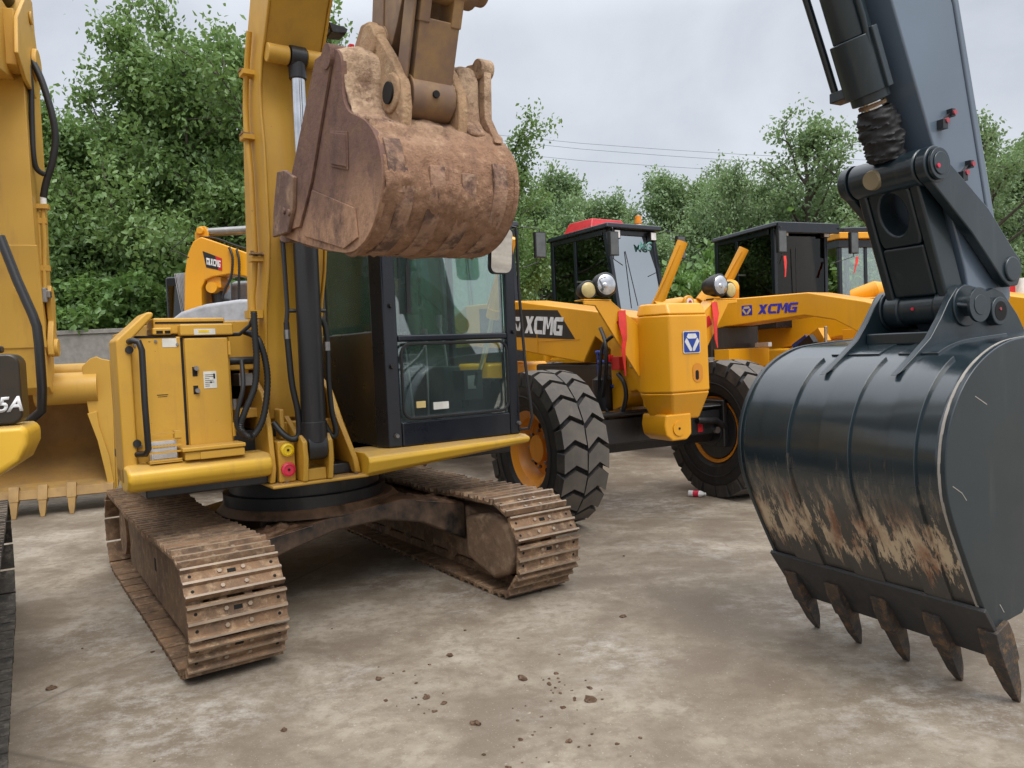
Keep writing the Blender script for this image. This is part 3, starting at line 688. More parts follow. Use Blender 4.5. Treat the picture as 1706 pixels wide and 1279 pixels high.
m = MB(); m.mat('seat').lfh(.43, .93, -.35, .12, 1.40, 1.52); m.side([(-.33, 1.5), (-.22, 1.52), (-.33, 2.05), (-.42, 2.10), (-.46, 2.05)], .45, .91); m.side([(-.42, 2.12), (-.34, 2.12), (-.37, 2.34), (-.44, 2.34)], .55, .81)
st = m.build('operator_seat', None, cab, .04, seg=3)
m = MB(); m.lfh(.26, .42, -.35, .38, 1.10, 1.60); m.lfh(.94, 1.10, -.35, .38, 1.10, 1.55); m.lfh(.262, 1.128, -.74, .92, 1.045, 1.09); m.lfh(.55, .82, -.3, .05, 1.09, 1.40)
m.build('control_console', 'cab_inside', cab, .02)
m = MB().mat('steel')
for l, f, h0, h1, dl in ((.56, .60, 1.09, 1.72, -.03), (.66, .62, 1.09, 1.74, .03), (.34, .30, 1.60, 1.86, .02), (1.02, .30, 1.55, 1.86, -.02)):
    m.tube([(l, -f, h0), (l+dl*.5, -f+.01, (h0+h1)/2), (l+dl, -f+.05, h1)], .010, 8); m.tube([(l+dl, -f+.05, h1), (l+dl, -f+.055, h1+.10)], [.020, .024], 10)
m.mat('black').lfh(.50, .62, .62, .72, 1.09, 1.13); m.lfh(.66, .78, .62, .72, 1.09, 1.13); m.build('control_lever', None, cab)
m = MB(); m.bar((1.06, -.62, 1.30), (.98, -.80, 1.50), .02, .02); m.build('door_strut', 'chrome', cab)
m = MB(); m.mat('cab_inside').lfh(.92, 1.08, .55, .72, 1.30, 1.52); m.mat('white').lfh(.95, 1.02, .721, .724, 1.38, 1.48); m.build('monitor', None, cab, .01)
m = MB(); m.lfh(.52, .64, .966, .969, 1.27, 1.32); m.build('window_sticker', 'paper', cab)
m = MB(); m.lfh(.39, .46, .966, .969, 1.29, 1.335); m.build('window_sticker', 'indicator', cab)
m = MB(); m.bar((.36, -1.01, 2.56), (.345, -1.01, 2.18), .014, .02, (0, -1, 0)); m.bar((.345, -1.012, 2.24), (.34, -1.012, 1.93), .026, .024, (0, -1, 0)); m.build('wiper', 'black', cab)
m = MB(); m.mat('black').prism([(l, -1.185, h) for l, h in roundrect(.885, 1.07, 2.185, 2.50, .05)], [(l, -1.155-(h-2.185)*.12, h) for l, h in roundrect(.885, 1.07, 2.185, 2.50, .05)]); m.tube([(1.17, -1.0, 2.6), (1.12, -1.12, 2.58), (1.0, -1.17, 2.5)], .01, 8)
rr = roundrect(.893, 1.062, 2.193, 2.492, .045); m.mat('mirror'); m.add([(l, -1.189-(h-2.19)*.13, h) for l, h in rr], [tuple(range(len(rr)))])
m.build('mirror', None, cab, .008)
m = MB(); m.tube([(1.22, -.96, 2.56), (1.255, -.99, 2.55), (1.26, -.99, 2.48), (1.26, -.99, 2.1), (1.26, -1.03, 1.58), (1.262, -1.09, 1.16), (1.25, -1.06, 1.08), (1.21, -1.0, 1.07)], .011, 10)
m.lfh(1.22, 1.28, .93, .99, 2.50, 2.53); m.build('grab_rail', 'black', cab)
# rear body (behind boom and cab)
m = MB(); m.plan([(-1.10, -1.30), (1.20, -1.30), (1.15, -1.7), (.8, -2.05), (-.7, -2.05), (-1.05, -1.7)], .93, 1.75); m.build('counterweight', 'yellow', ex, .06, seg=3)
m = MB(); m.lfh(-.79, 1.19, -1.29, -.83, .98, 1.80); m.cyl((.7, 1.0, 1.8), (.7, 1.0, 2.2), .06); m.build('engine_hood', 'yellow', ex, .03)
# ------------------------------------------------------------ slate excavator arm on the right
def worn_bucket():
    m, nt, b = newmat('slate_bucket_worn'); L = nt.links
    tc = nd(nt, 'ShaderNodeTexCoord'); sp = nd(nt, 'ShaderNodeSeparateXYZ'); L.new(tc.outputs['Object'], sp.inputs[0])
    big = tex(nt, 3.2, 8, .65, 'Object', (1.6, 1, .8)); streak = tex(nt, 9, 8, .72, 'Object', (3.2, .6, .55)); fine = tex(nt, 40, 4, .7)
    z = sp.outputs[2]
    hgt = math_n(nt, 'ADD', z, math_n(nt, 'MULTIPLY', math_n(nt, 'SUBTRACT', streak, .5), .75))
    zone = ramp(nt, hgt, [(.56, 0.), (.60, 1.), (.74, 1.), (.86, .22), (1.0, 0.)])
    low = ramp(nt, z, [(.48, 1.), (.72, .75), (.95, .25), (1.10, 0.)])
    c = mix(nt, ramp(nt, big, [(.35, 0.), (.7, 1.)]), (.012, .022, .028), (.018, .029, .035))
    c = mix(nt, math_n(nt, 'MULTIPLY', low, ramp(nt, streak, [(.25, .5), (.6, 1.)])), c, (.050, .042, .034))
    tan = mix(nt, ramp(nt, big, [(.46, 0.), (.62, 1.)]), (.50, .39, .26), (.21, .085, .04))
    tan = mix(nt, ramp(nt, streak, [(.55, 0.), (.62, .9)]), tan, (.06, .045, .035))
    c = mix(nt, math_n(nt, 'MULTIPLY', zone, ramp(nt, tex(nt, 5, 8, .75, 'Object', (2.2, 1, .6)), [(.445, 0.), (.49, 1.)])), c, tan)
    c = mix(nt, math_n(nt, 'MULTIPLY', ramp(nt, z, [(.9, 1.), (1.2, 0.)]), ramp(nt, fine, [(.70, 0.), (.73, .8)])), c, (.35, .33, .30))
    L.new(c, b.inputs['Base Color'])
    L.new(ramp(nt, z, [(.65, .60), (1.0, .30), (1.3, .20)]), b.inputs['Roughness'])
    b.inputs['Coat Weight'].default_value = .7; b.inputs['Coat Roughness'].default_value = .15
    bump(nt, b, streak, .08, .02)
    return m
M['bucket_worn'] = worn_bucket()
M['tooth_worn'] = muddy('tooth_worn', (.045, .042, .040), (.085, .062, .046), (.19, .11, .055), 7, .45, .62, .55, .22)
M['red_dull'] = plain('dull_red_cap', (.38, .06, .08), .6)
M['paper_dull'] = plain('dull_beige', (.24, .19, .11), .7)
M['lip_dark'] = paint('lip_dark_paint', (.034, .034, .036), .5, (.10, .075, .055), .34, 5, (.16, .10, .06), None, .05)
rx = thing('tracked_excavator', 'dark slate excavator arm on the right with its toothed bucket resting on the concrete', 'excavator', (1.95, 3.81, 0), -1.095)
RP = [(-.80, 1.64), (-.45, 1.632), (-.05, 1.612), (.10, 1.59), (.26, 1.52), (.38, 1.42), (.47, 1.27), (.50, 1.12), (.49, .98), (.45, .87), (.37, .70), (.27, .50), (.20, .38)]
b = shell(RP, -.62, .51, 40, 110, .0045, 2.6, 4.4, None, 1)
rb_ = b.build('bucket', 'bucket_worn', rx, smooth=180)
so = rb_.modifiers.new('plate', 'SOLIDIFY'); so.thickness = .02; so.offset = -1
pp = resample(smooth_prof(RP), 60); cx_, cz_ = -.1, 1.05
plate = [(f+(f-cx_)*.012, h+(h-cz_)*.012) for f, h in pp]+[(-.02, .40), (-.42, .90), (-.62, 1.25)]
m = MB(); m.side(plate, .51, .535); m.build('side_plate', 'teal', rb_, .006)
m = MB(); m.side(plate, -.645, -.62); m.build('side_plate', 'teal', rb_, .006)
for pts in ([(.46, 1.02), (.40, .985), (.37, .95)], [(.15, .47), (.12, .43)], [(.30, 1.38), (.22, 1.34)], [(-.05, .95), (-.14, .80)]):
    m = MB()
    for a, bq in zip(pts, pts[1:]): m.bar((.5355, -a[0], a[1]), (.5355, -bq[0], bq[1]), .0035, .0015, (1, 0, 0))
    m.build('scratch', 'weld', rb_)
m = MB()
edge = [(f+(f-cx_)*.013, h+(h-cz_)*.013) for f, h in pp[14:]]; inn = [(f-(f-cx_)*.004, h-(h-cz_)*.004) for f, h in pp[14:]]
for a, bq in zip(range(len(edge)-1), range(1, len(edge))):
    m.side([edge[a], edge[bq], inn[bq], inn[a]], .500, .5115+.004*noise.noise(Vector((a*.7, 3, 1))))
m.build('weld_edge', 'weld', rb_)
m = MB()
for l0, l1, s0, s1 in ((-.47, -.29, .44, .985), (-.10, .07, .44, .985), (.27, .40, .44, .985)):
    q = strip(RP, l0, l1, s0, s1, .014, 1, 40); m.add(q.v, q.f)
for l0, l1 in ((-.28, .00), (.10, .30)):
    q = strip(RP, l0, l1, .20, .425, .009, 1, 24); m.add(q.v, q.f)
m.build('wear_strip', 'bucket_worn', rb_, .003)
m = MB(); m.side([(.275, .46), (.262, .475), (.075, .215), (.055, .19), (.09, .20)], -.655, .545); m.build('cutting_edge', 'lip_dark', rb_, .004)
for l in (-.575, -.30, -.02, .255, .515):
    m = MB(); tooth(m, l, (.125, .28), (-.405, -.91), .305, .085, .10); m.build('tooth', 'tooth_worn', rb_, .008)
EAR = [(.36, 1.465), (.22, 1.555), (.11, 1.63), (.03, 1.72), (-.03, 1.80), (-.09, 1.86), (-.16, 1.88), (-.24, 1.865), (-.31, 1.84), (-.38, 1.86), (-.46, 1.84), (-.58, 1.73), (-.68, 1.6), (0, 1.57), (.20, 1.52)]
LC = .01; PF, PH = -.15, 1.775; TF, TH = .10, 2.42
for l0 in (-.215, .18):
    m = MB(); m.side(EAR, l0, l0+.035); m.cyl((l0-.012, -PF, PH), (l0+.047, -PF, PH), .10, seg=32)
    m.build('bucket_ear', 'teal', rb_, .006)
m = MB(); m.lfh(-.178, .178, -.66, .05, 1.6, 1.66); m.build('torque_box', 'teal', rb_, .01)
m = MB(); m.cyl((-.24, -PF, PH), (.215, -PF, PH), .078, seg=32); m.cyl((.215, -PF, PH), (.275, -PF, PH), .050, seg=24); m.cyl((.275, -PF, PH), (.29, -PF, PH), .082, seg=36)
m.cyl((.289, -PF, PH), (.293, -PF, PH), .048, seg=24); m.cyl((.222, -PF-.07, PH+.005), (.28, -PF-.05, PH-.005), .011, seg=10)
m.build('bucket_pin', 'teal', rx, .005)
m = MB(); m.cyl((-.22, .37, 1.745), (.255, .37, 1.745), .070, seg=28); m.build('stick_pin', 'teal', rx, .005)
m = MB(); m.mat('hole').cyl((.255, .37, 1.745), (.2565, .37, 1.745), .048, seg=20); m.mat('red_dull').cyl((.256, .365, 1.755), (.26, .365, 1.755), .008, seg=8); m.build('grease_point', None, rx)
m = MB(); m.cyl((.0, -PF-.077, PH), (.0, -PF-.083, PH), .008, seg=8); m.build('grease_point', 'pink', rx)
# H shaped link
A, Bq = Vector((0, -PF, PH)), Vector((0, -TF, TH)); ax = (Bq-A).normalized(); up = Vector((0, -1, 0))
nrm = Vector((1, 0, 0)).cross(ax); LL = (Bq-A).length
m = MB()
def LK(l, t, d): return A+Vector((LC+l, 0, 0))+ax*t+nrm*d
for s0 in (-1, 1): m.prism([LK(s0*.115, .03, -.09), LK(s0*.165, .03, -.09), LK(s0*.165, .03, .05), LK(s0*.115, .03, .05)], [LK(s0*.115, LL-.03, -.09), LK(s0*.165, LL-.03, -.09), LK(s0*.165, LL-.03, .05), LK(s0*.115, LL-.03, .05)])
K = 32; rect, ell = [], []
for k in range(K):
    a_ = 2*PI*k/K; cx_2, cy_2 = math.cos(a_), math.sin(a_); q_ = 1/max(abs(cx_2)/.112, abs(cy_2)/.15)
    rect.append((cx_2*q_, LL-.20+cy_2*q_)); ell.append((cx_2*.070, LL-.185+cy_2*.105))
for d0, d1 in ((-.078, .046),):
    vs = [LK(x, y, d) for d in (d0, d1) for rg in (rect, ell) for x, y in rg]; fs = []
    for k in range(K):
        j = (k+1) % K; fs += [(k, j, K+j, K+k), (2*K+k, 3*K+k, 3*K+j, 2*K+j), (K+k, K+j, 3*K+j, 3*K+k), (k, 2*K+k, 2*K+j, j)]
    m.add(vs, fs)
m.prism([LK(-.112, .08, -.078), LK(.112, .08, -.078), LK(.112, .08, .046), LK(-.112, .08, .046)], [LK(-.112, LL-.352, -.078), LK(.112, LL-.352, -.078), LK(.112, LL-.352, .046), LK(-.112, LL-.352, .046)])
m.cyl((-.165, -TF, TH), (.195, -TF, TH), .086, seg=36); m.cyl((-.17, -PF, PH), (-.08, -PF, PH), .09, seg=30); m.cyl((.10, -PF, PH), (.175, -PF, PH), .09, seg=30)
li = m.build('bucket_link', 'teal', rx, .014)
m = MB(); m.tube([(-.235, -TF, TH), (-.225, -TF, TH), (-.17, -TF, TH)], [.05, .082, .09], 28); m.build('link_pin', 'teal', li, .004)
m = MB(); m.cyl((.255, -TF, TH), (.272, -TF, TH), .072, seg=32); m.cyl((.272, -TF, TH), (.278, -TF, TH), .052, seg=28); m.build('link_pin', 'teal', li, .004)
m = MB(); m.cyl((.278, -TF-.028, TH-.015), (.284, -TF-.028, TH-.015), .010, seg=8); m.build('grease_cap', 'pink', li)
m = MB(); m.cyl((-.02, -TF-.075, TH-.02), (-.02, -TF-.095, TH-.025), .05, .044, 16); m.build('grease_cap', 'paper_dull', li)
for l0, l1 in ((.20, .248), (-.222, -.175)):
    m = MB(); m.side([(TF+.085, TH), (TF+.05, TH+.07), (TF-.02, TH+.085), (TF-.085, TH+.03), (-.30, 2.24), (-.50, 2.045), (-.555, 2.0), (-.57, 1.94), (-.53, 1.87), (-.46, 1.862), (-.40, 1.90), (-.16, 2.12), (TF+.03, TH-.08)], l0, l1)
    m.cyl((l0-.01, .475, 1.95), (l1+.012, .475, 1.95), .062, seg=28); m.cyl((l0, -TF, TH), (l1+.004, -TF, TH), .086, seg=30)
    m.build('guide_link', 'teal', rx, .008)
m = MB(); m.side([(-.02, 2.42), (.30, 3.14), (.98, 4.65), (.62, 4.88), (-.14, 3.2), (-.40, 2.14), (-.47, 2.06), (-.56, 1.97), (-.57, 1.82), (-.50, 1.68), (-.43, 1.62), (-.33, 1.62), (-.25, 1.70), (-.20, 1.95)], -.12, .19)
m.side([(-.138, 3.2), (.62, 4.89), (.575, 4.93), (-.175, 3.22), (-.455, 2.12), (-.40, 2.10), (-.38, 2.2)], -.135, .198)
sk2 = m.build('stick', 'teal_light', rx, .010)
m = MB(); m.side([(.9, 4.4), (1.1, 4.7), (.2, 5.6), (-2.2, 5.9), (-2.2, 5.4), (-.1, 5.1)], -.16, .23); m.build('boom', 'teal', rx, .02)
for f, h, dx in ((-.02, 2.63, .07), (-.165, 2.40, .06)):
    m = MB().mat('black'); m.lfh(.19, .222, f-.015, f+.02, h-.03, h+.012); m.bar((.197, -f, h+.0), (.197, -f+dx, h+.055), .02, .012); m.bar((.205, -f+dx*.55, h+.0), (.205, -f+dx*.55, h+.045), .01, .008)
    m.mat('red_dull').cyl((.214, -f+.012, h+.008), (.226, -f+.012, h+.008), .013, seg=10); m.build('grease_port', None, sk2)
    m = MB().mat('black'); m.lfh(.19, .218, f-dx-.01, f-dx+.015, h+.035, h+.07); m.mat('red_dull').cyl((.218, -f+dx, h+.052), (.225, -f+dx, h+.052), .012, seg=10); m.build('grease_port', None, sk2)
c0 = Vector((.03, -TF, TH)); ax = Vector((0, -.33, .77)).normalized()
m = MB(); m.cyl(c0+ax*.40, c0+ax*.66, .105, seg=40); m.cyl(c0+ax*.66, c0+ax*2.3, .088, seg=40); m.cyl(c0+ax*.36, c0+ax*.41, .086, seg=36)
m.bar(c0+ax*.42+Vector((-.17, -.02, 0)), c0+ax*.42+Vector((-.06, -.02, 0)), .08, .05)
m.bar(c0+ax*.40+Vector((.105, 0, 0)), c0+ax*.68+Vector((.105, 0, 0)), .03, .04, (0, -1, 0)); m.tube([c0+ax*.55+Vector((.085, -.03, 0)), c0+ax*.72+Vector((.095, -.03, 0)), c0+ax*2.2+Vector((.092, -.03, 0))], .014, 10)
cyr = m.build('bucket_cylinder', 'teal', rx, .006)
m = MB(); o = Vector((-.150, -.03, 0)); m.tube([c0+ax*.42+o, c0+ax*.62+o, c0+ax*1.8+o*1.08], .017, 10); m.build('oil_pipe', 'teal', cyr)
m = MB(); m.cyl(c0+ax*.1, c0+ax*.37, .05, seg=28); m.build('cylinder_rod', 'chrome', cyr)
m = MB(); m.cyl(c0+ax*.335, c0+ax*.352, .062, seg=28); m.build('dust_seal', 'rusty', cyr)
K, N = 48, 36; vs = []
sx = Vector((1, 0, 0)); sy = ax.cross(sx)
for i in range(N):
    t = .08+.245*i/(N-1)
    for k in range(K):
        a = 2*PI*k/K; q = Vector((math.cos(a)*1.6, math.sin(a)*1.6, i*.16+math.cos(a+.8)*1.1))
        r = .070+.014*math.sin(PI*i/(N-1))+.026*abs(noise.fractal(Vector((math.cos(a)*.9, math.sin(a)*.9, i*.33+math.sin(a*1.0+1)*1.3)), 1, 2, 4))+.012*noise.noise(q*.8)
        vs.append(c0+ax*t+(sx*math.cos(a)+sy*math.sin(a))*r)
m = MB(); m.add(vs, [(i*K+k, i*K+(k+1) % K, (i+1)*K+(k+1) % K, (i+1)*K+k) for i in range(N-1) for k in range(K)]); m.build('rod_wrap', 'cloth', cyr, smooth=70)

# ------------------------------------------------------------ excavator at the left edge (seen from behind)
OL = Matrix.Translation((-3.69, 3.21, 0)) @ Matrix.Rotation(.56, 4, 'Z')
lx = thing('tracked_excavator', 'sandy yellow excavator at the left edge, its empty bucket opening towards the camera', 'excavator', (-3.69, 3.21, 0), .56)
M['track_dark'] = muddy('track_dark_steel', (.05, .047, .045), (.10, .088, .075), (.20, .18, .15), 6, .4, .6, .7, .3)
for lat, inner in ((1.0, -1), (-1.0, 1)):
    make_track(lx, lat, .25, 1.55, .36, 46, ('track_dark', 'track_dark'), inner, 'track_dark', .2)
TU = Matrix.Translation((-3.8, 4.4, 0)) @ Matrix.Rotation(.3787, 4, 'Z')
MB.XF = OL.inverted() @ TU
TUi = TU.inverted()
def LW(x, y, z): return TUi @ Vector((x, y, z))
m = MB(); m.front(roundrect(-1.1, 1.10, 1.405, 1.735, .05), 1.15, 1.31); pn = m.build('rear_cover', 'brown_panel', lx, .012)
m = MB(); m.front([(-1.1, 1.0), (.6, 1.06), (.98, 1.165), (1.08, 1.23), (1.118, 1.31), (1.12, 1.385), (1.09, 1.40), (-1.1, 1.40)], 1.0, 1.33); m.build('counterweight', 'yellow_clean', lx, .03, seg=3)
m = MB(); m.lfh(-1.05, .3, .1, 1.0, .95, 1.72); m.build('upper_body', 'pale_yellow', lx, .03)
m = MB(); m.lfh(.3, 1.02, 1.18, 1.26, 1.742, 1.775); m.build('hood_hinge', 'black', lx, .01)
m = MB(); m.tube([LW(*p) for p in [(-2.87, 4.4, 2.42), (-2.79, 4.4, 2.17), (-2.715, 4.4, 1.97), (-2.695, 4.4, 1.90), (-2.69, 4.4, 1.80), (-2.69, 4.4, 1.55), (-2.70, 4.4, 1.42), (-2.78, 4.4, 1.36)]], .026, 12); m.build('handrail', 'black', lx)
m = MB(); m.side([(.2, 1.3), (-.3, 2.6), (-1.2, 4.2), (-2.6, 5.35), (-4.2, 5.45), (-4.65, 5.35), (-4.7, 4.95), (-4.2, 4.75), (-2.7, 4.5), (-1.5, 3.3), (-.6, 1.3)], -.27, .20)
for l0, l1 in ((.295, .335), (-.355, -.315)): m.side([(-3.7, 5.25), (-4.0, 5.5), (-4.25, 5.70), (-4.45, 5.66), (-4.62, 5.42), (-4.78, 5.05), (-4.7, 4.82), (-4.45, 4.66), (-3.95, 4.70), (-3.6, 4.85)], l0, l1)
m.lfh(-.315, .294, -4.05, -3.75, 4.78, 5.35); m.cyl((.335, 4.42, 5.02), (.385, 4.42, 5.02), .17, seg=32); m.cyl((.335, 4.35, 5.50), (.36, 4.35, 5.50), .07, seg=20)
bo2 = m.build('boom', 'pale_yellow', lx, .015)
m = MB(); m.cyl((-.31, 4.55, 5.15), (.25, 4.55, 5.15), .11); m.cyl((.235, 4.35, 5.5), (.26, 4.35, 5.5), .06); m.build('boom_pin', 'pale_yellow', bo2, .01)
m = MB(); m.cyl((.08, 2.6, 5.85), (.08, 4.55, 5.62), .15, seg=28); m.build('stick_cylinder', 'black', lx)
m = MB(); m.side([(-4.18, 5.3), (-4.1, 4.85), (-4.10, 3.0), (-4.25, 1.9), (-4.36, 1.46), (-4.52, 1.38), (-4.70, 1.46), (-4.78, 1.9), (-4.98, 3.6), (-5.0, 5.0), (-4.9, 5.9), (-4.3, 5.9)], -.25, .285)
m.side([(-4.085, 3.0), (-4.235, 1.9), (-4.26, 1.9), (-4.11, 3.0)], -.27, .305)
stl = m.build('stick', 'pale_yellow', lx, .012)
m = MB(); m.lfh(-.26, -.01, -4.10, -4.085, 2.95, 3.02); m.bar((.06, 4.085, 2.55), (.20, 4.085, 2.42), .015, .012, (0, -1, 0)); m.bar((.20, 4.09, 2.42), (.22, 4.20, 1.8), .015, .012, (0, -1, 0)); m.build('weld_seam', 'pale_yellow', stl)
m = MB(); m.tube([(.34, 4.35, 3.46), (.335, 4.35, 3.1), (.31, 4.35, 2.7), (.30, 4.35, 2.50)], .022, 10); m.tube([(.29, 4.35, 3.40), (.285, 4.35, 3.0), (.27, 4.35, 2.6)], .018, 10)
for h in (3.30, 2.78): m.lfh(.24, .37, -4.41, -4.33, h-.03, h+.03)
m.lfh(.27, .40, -4.42, -4.30, 3.43, 3.48); m.build('steel_pipe', 'pale_yellow', stl)
m = MB(); m.cyl((.345, 4.35, 3.46), (.35, 4.35, 3.58), .032, seg=14); m.build('hose_fitting', 'white', stl)
m = MB(); m.lfh(.20, .36, -4.42, -4.30, 2.45, 2.53); m.cyl((.29, 4.33, 2.40), (.29, 4.33, 2.56), .045, seg=14); m.build('pipe_clamp', 'steel', stl, .008)
for pts, r in (([(.30, 4.30, 5.08), (.36, 4.28, 4.98), (.43, 4.26, 4.78), (.50, 4.26, 4.45), (.515, 4.28, 4.2), (.47, 4.3, 3.95), (.39, 4.33, 3.72), (.35, 4.35, 3.56)], .036), ([(.27, 4.25, 5.04), (.31, 4.22, 4.95), (.325, 4.22, 4.7), (.31, 4.22, 4.3), (.305, 4.22, 4.0), (.32, 4.25, 3.85), (.38, 4.3, 3.80)], .028)):
    corrugated(pts, r, 'hydraulic_hose', stl, False)
m = MB(); m.tube([(-.1, 4.05, 5.28), (.05, 4.06, 5.26), (.2, 4.1, 5.16), (.30, 4.28, 5.06)], .034, 10); m.tube([(-.1, 4.04, 5.12), (.08, 4.05, 5.12), (.18, 4.1, 5.05)], .022, 10); m.build('steel_pipe', 'pale_yellow', bo2)
for l0, l1 in ((.30, .36), (-.33, -.27)):
    m = MB(); m.side([(-4.62, 2.45), (-4.54, 2.58), (-4.42, 2.60), (-4.36, 2.50), (-4.42, 2.2), (-4.28, 1.95), (-4.30, 1.82), (-4.44, 1.80), (-4.54, 1.9)], l0, l1); m.cyl((l0-.02, 4.42, 1.90), (l1+.035, 4.42, 1.90), .10, seg=24); m.build('guide_link', 'pale_yellow', lx, .012)
for l0, l1 in ((.17, .23), (-.23, -.17)):
    m = MB(); m.side([(-4.40, 1.98), (-4.30, 1.95), (-4.52, 1.42), (-4.72, 1.30), (-4.90, 1.36), (-4.85, 1.60), (-4.56, 1.72)], l0, l1); m.cyl((l0-.02, 4.55, 1.50), (l1+.04, 4.55, 1.50), .11, seg=24); m.build('bucket_ear', 'pale_yellow', lx, .012)
LP = [(-4.78, 1.50), (-5.2, 1.55), (-5.55, 1.35), (-5.70, 1.0), (-5.6, .68), (-5.25, .44), (-4.88, .33), (-4.62, .275)]
b = shell(LP, -.86, .81, 20, 70, 0, 1, 0, None, 1); M['yellow_in'] = paint('bucket_inner', (.42, .235, .065), .55, (.20, .12, .05), .5, 2.5)
bl = b.build('bucket', 'yellow_in', lx, smooth=180)
so = bl.modifiers.new('plate', 'SOLIDIFY'); so.thickness = .03; so.offset = 0
m = MB(); m.cyl((.10, 4.76, 1.43), (.72, 4.76, 1.43), .185, seg=40); m.cyl((-.80, 4.76, 1.43), (-.10, 4.76, 1.43), .185, seg=40); m.cyl((.08, 4.76, 1.43), (.12, 4.76, 1.43), .20, seg=40); m.cyl((-.8, 5.05, 1.62), (.75, 5.05, 1.62), .10, seg=24); m.build('torque_tube', 'pale_yellow', bl)
for s in (1, -1):
    m = MB(); m.front([(s*(l+.0)-(0 if s > 0 else .05), h) for l, h in [(.575, 1.68), (.66, 1.765), (.73, 1.79), (.78, 1.76), (.865, 1.74), (.87, 1.1), (.845, .22), (.78, .20), (.755, .5), (.70, .88), (.615, 1.12), (.585, 1.4)]], -4.70, -4.665)
    m.front([(s*(l+.0)-(0 if s > 0 else .05), h) for l, h in [(.60, 1.13), (.70, 1.15), (.715, .98), (.80, .62), (.845, .20), (.78, .18), (.745, .45), (.69, .80)]], -4.66, -4.63)
    m.side([(-4.70, 1.74), (-5.2, 1.62), (-5.6, 1.4), (-5.75, .95), (-5.66, .66), (-5.28, .40), (-4.70, .22)], *sorted((s*.845-(0 if s > 0 else .05), s*.87-(0 if s > 0 else .05)))); m.build('side_plate', 'pale_yellow', bl, .008)
m = MB(); m.side([(-4.90, .30), (-4.90, .35), (-4.60, .30), (-4.565, .20), (-4.60, .19)], -.88, .83); m.build('cutting_edge', 'dull_yellow', bl, .005)
for l in (-.74, -.46, -.17, .11, .40):
    m = MB(); tooth(m, l, (-4.60, .25), (.38, -.92), .27, .10, .09)
    m.build('tooth', 'dull_yellow', bl, .008)
MB.XF = None
tx = text('lettering', '5A', (1.0, -1.3115, 1.463), (1, 0, .02), (0, 0, 1), .105, .072, 'white', pn, .25, .03, .004)
tx.data.transform(OL.inverted() @ TU)
# ------------------------------------------------------------ motor graders
def tyre_mesh(name):
    Rr, hw = .685, .215
    mb = MB().mat('rubber_dark')
    mb.lathe([(.325, -.15), (.40, -.215), (.52, -.235), (.61, -.225), (.665, -.20), (Rr, -.16), (Rr, .16), (.665, .20), (.61, .225), (.52, .235), (.40, .215), (.325, .15)], (0, 0, 0), (1, 0, 0), 72, (0, 0, 1))
    mb.lathe([(.49, -.236), (.50, -.242), (.51, -.238)], (0, 0, 0), (1, 0, 0), 64, (0, 0, 1)); mb.lathe([(.49, .236), (.50, .242), (.51, .238)], (0, 0, 0), (1, 0, 0), 64, (0, 0, 1))
    n = 21; pitch = 2*PI/n; th = pitch*.385
    W = [-1.06, -.55, -.03, .03, .55, 1.06]; OFF = [.055, -.045, .035, .075, -.055, .045]
    for k in range(n):
        a0 = k*pitch
        for i0 in (0, 3):
            top, bot = [], []
            for i in range(i0, i0+3):
                x = W[i]*hw; edge = abs(W[i]) > 1
                for sgn in (-1, 1):
                    a = a0+OFF[i]+sgn*th
                    rt = .735 if not edge else .722; rb = .66 if not edge else .60
                    top.append((x, -math.sin(a)*rt, math.cos(a)*rt)); aa = a0+OFF[i]+sgn*th*1.12
                    bot.append((x*(1.02 if edge else 1), -math.sin(aa)*rb, math.cos(aa)*rb))
            vs = top+bot
            mb.mat('rubber_tread'); mb.add(vs, [(0, 2, 3, 1), (2, 4, 5, 3)])
            mb.mat('rubber'); mb.add(vs, [(6, 8, 2, 0), (8, 10, 4, 2), (1, 3, 9, 7), (3, 5, 11, 9), (0, 1, 7, 6), (4, 10, 11, 5)])
    o = mb.build(name, None, None, smooth=25); me = o.data; bpy.data.objects.remove(o); return me
TYRE = None
def add_wheel(root, l, f, out, r0=0., zc=.725, lean=0):
    global TYRE
    if TYRE is None: TYRE = tyre_mesh('tyre')
    m = MB().mat('rim'); m.cyl((-.05*out, 0, 0), (.10*out, 0, 0), .13, seg=24); m.mat('black').cyl((-.175*out, 0, 0), (-.056*out, 0, 0), .31, .29, 32); m.cyl((-.25*out, 0, 0), (-.176*out, 0, 0), .17, seg=24); m.mat('steel')
    for k in range(8):
        a = 2*PI*k/8; m.cyl((.05*out, .17*math.cos(a), .17*math.sin(a)), (.085*out, .17*math.cos(a), .17*math.sin(a)), .018, seg=6)
    w = m.build('wheel', None, root, .006); w.location = (l, -f, zc); w.rotation_euler = (0, R(lean), 0)
    t = bpy.data.objects.new('tyre', TYRE); C.objects.link(t); t.parent = w; t.rotation_euler = (r0, 0, 0)
    m = MB(); m.lathe([(.08, .02), (.25, .02), (.275, .05), (.30, .14), (.345, .17), (.365, .185), (.365, .165), (.32, .13), (.32, -.17), (.355, -.19), (.345, -.15), (.24, -.05), (.08, -.04)], (0, 0, 0), (out, 0, 0), 48)
    m.build('rim', 'rim', w, smooth=30)
    m = MB()
    for k in range(6):
        a = 2*PI*k/6+.3; m.cyl((.019*out, .215*math.cos(a), .215*math.sin(a)), (.0225*out, .215*math.cos(a), .215*math.sin(a)), .03, seg=14)
    m.build('rim_hole', 'hole', w)
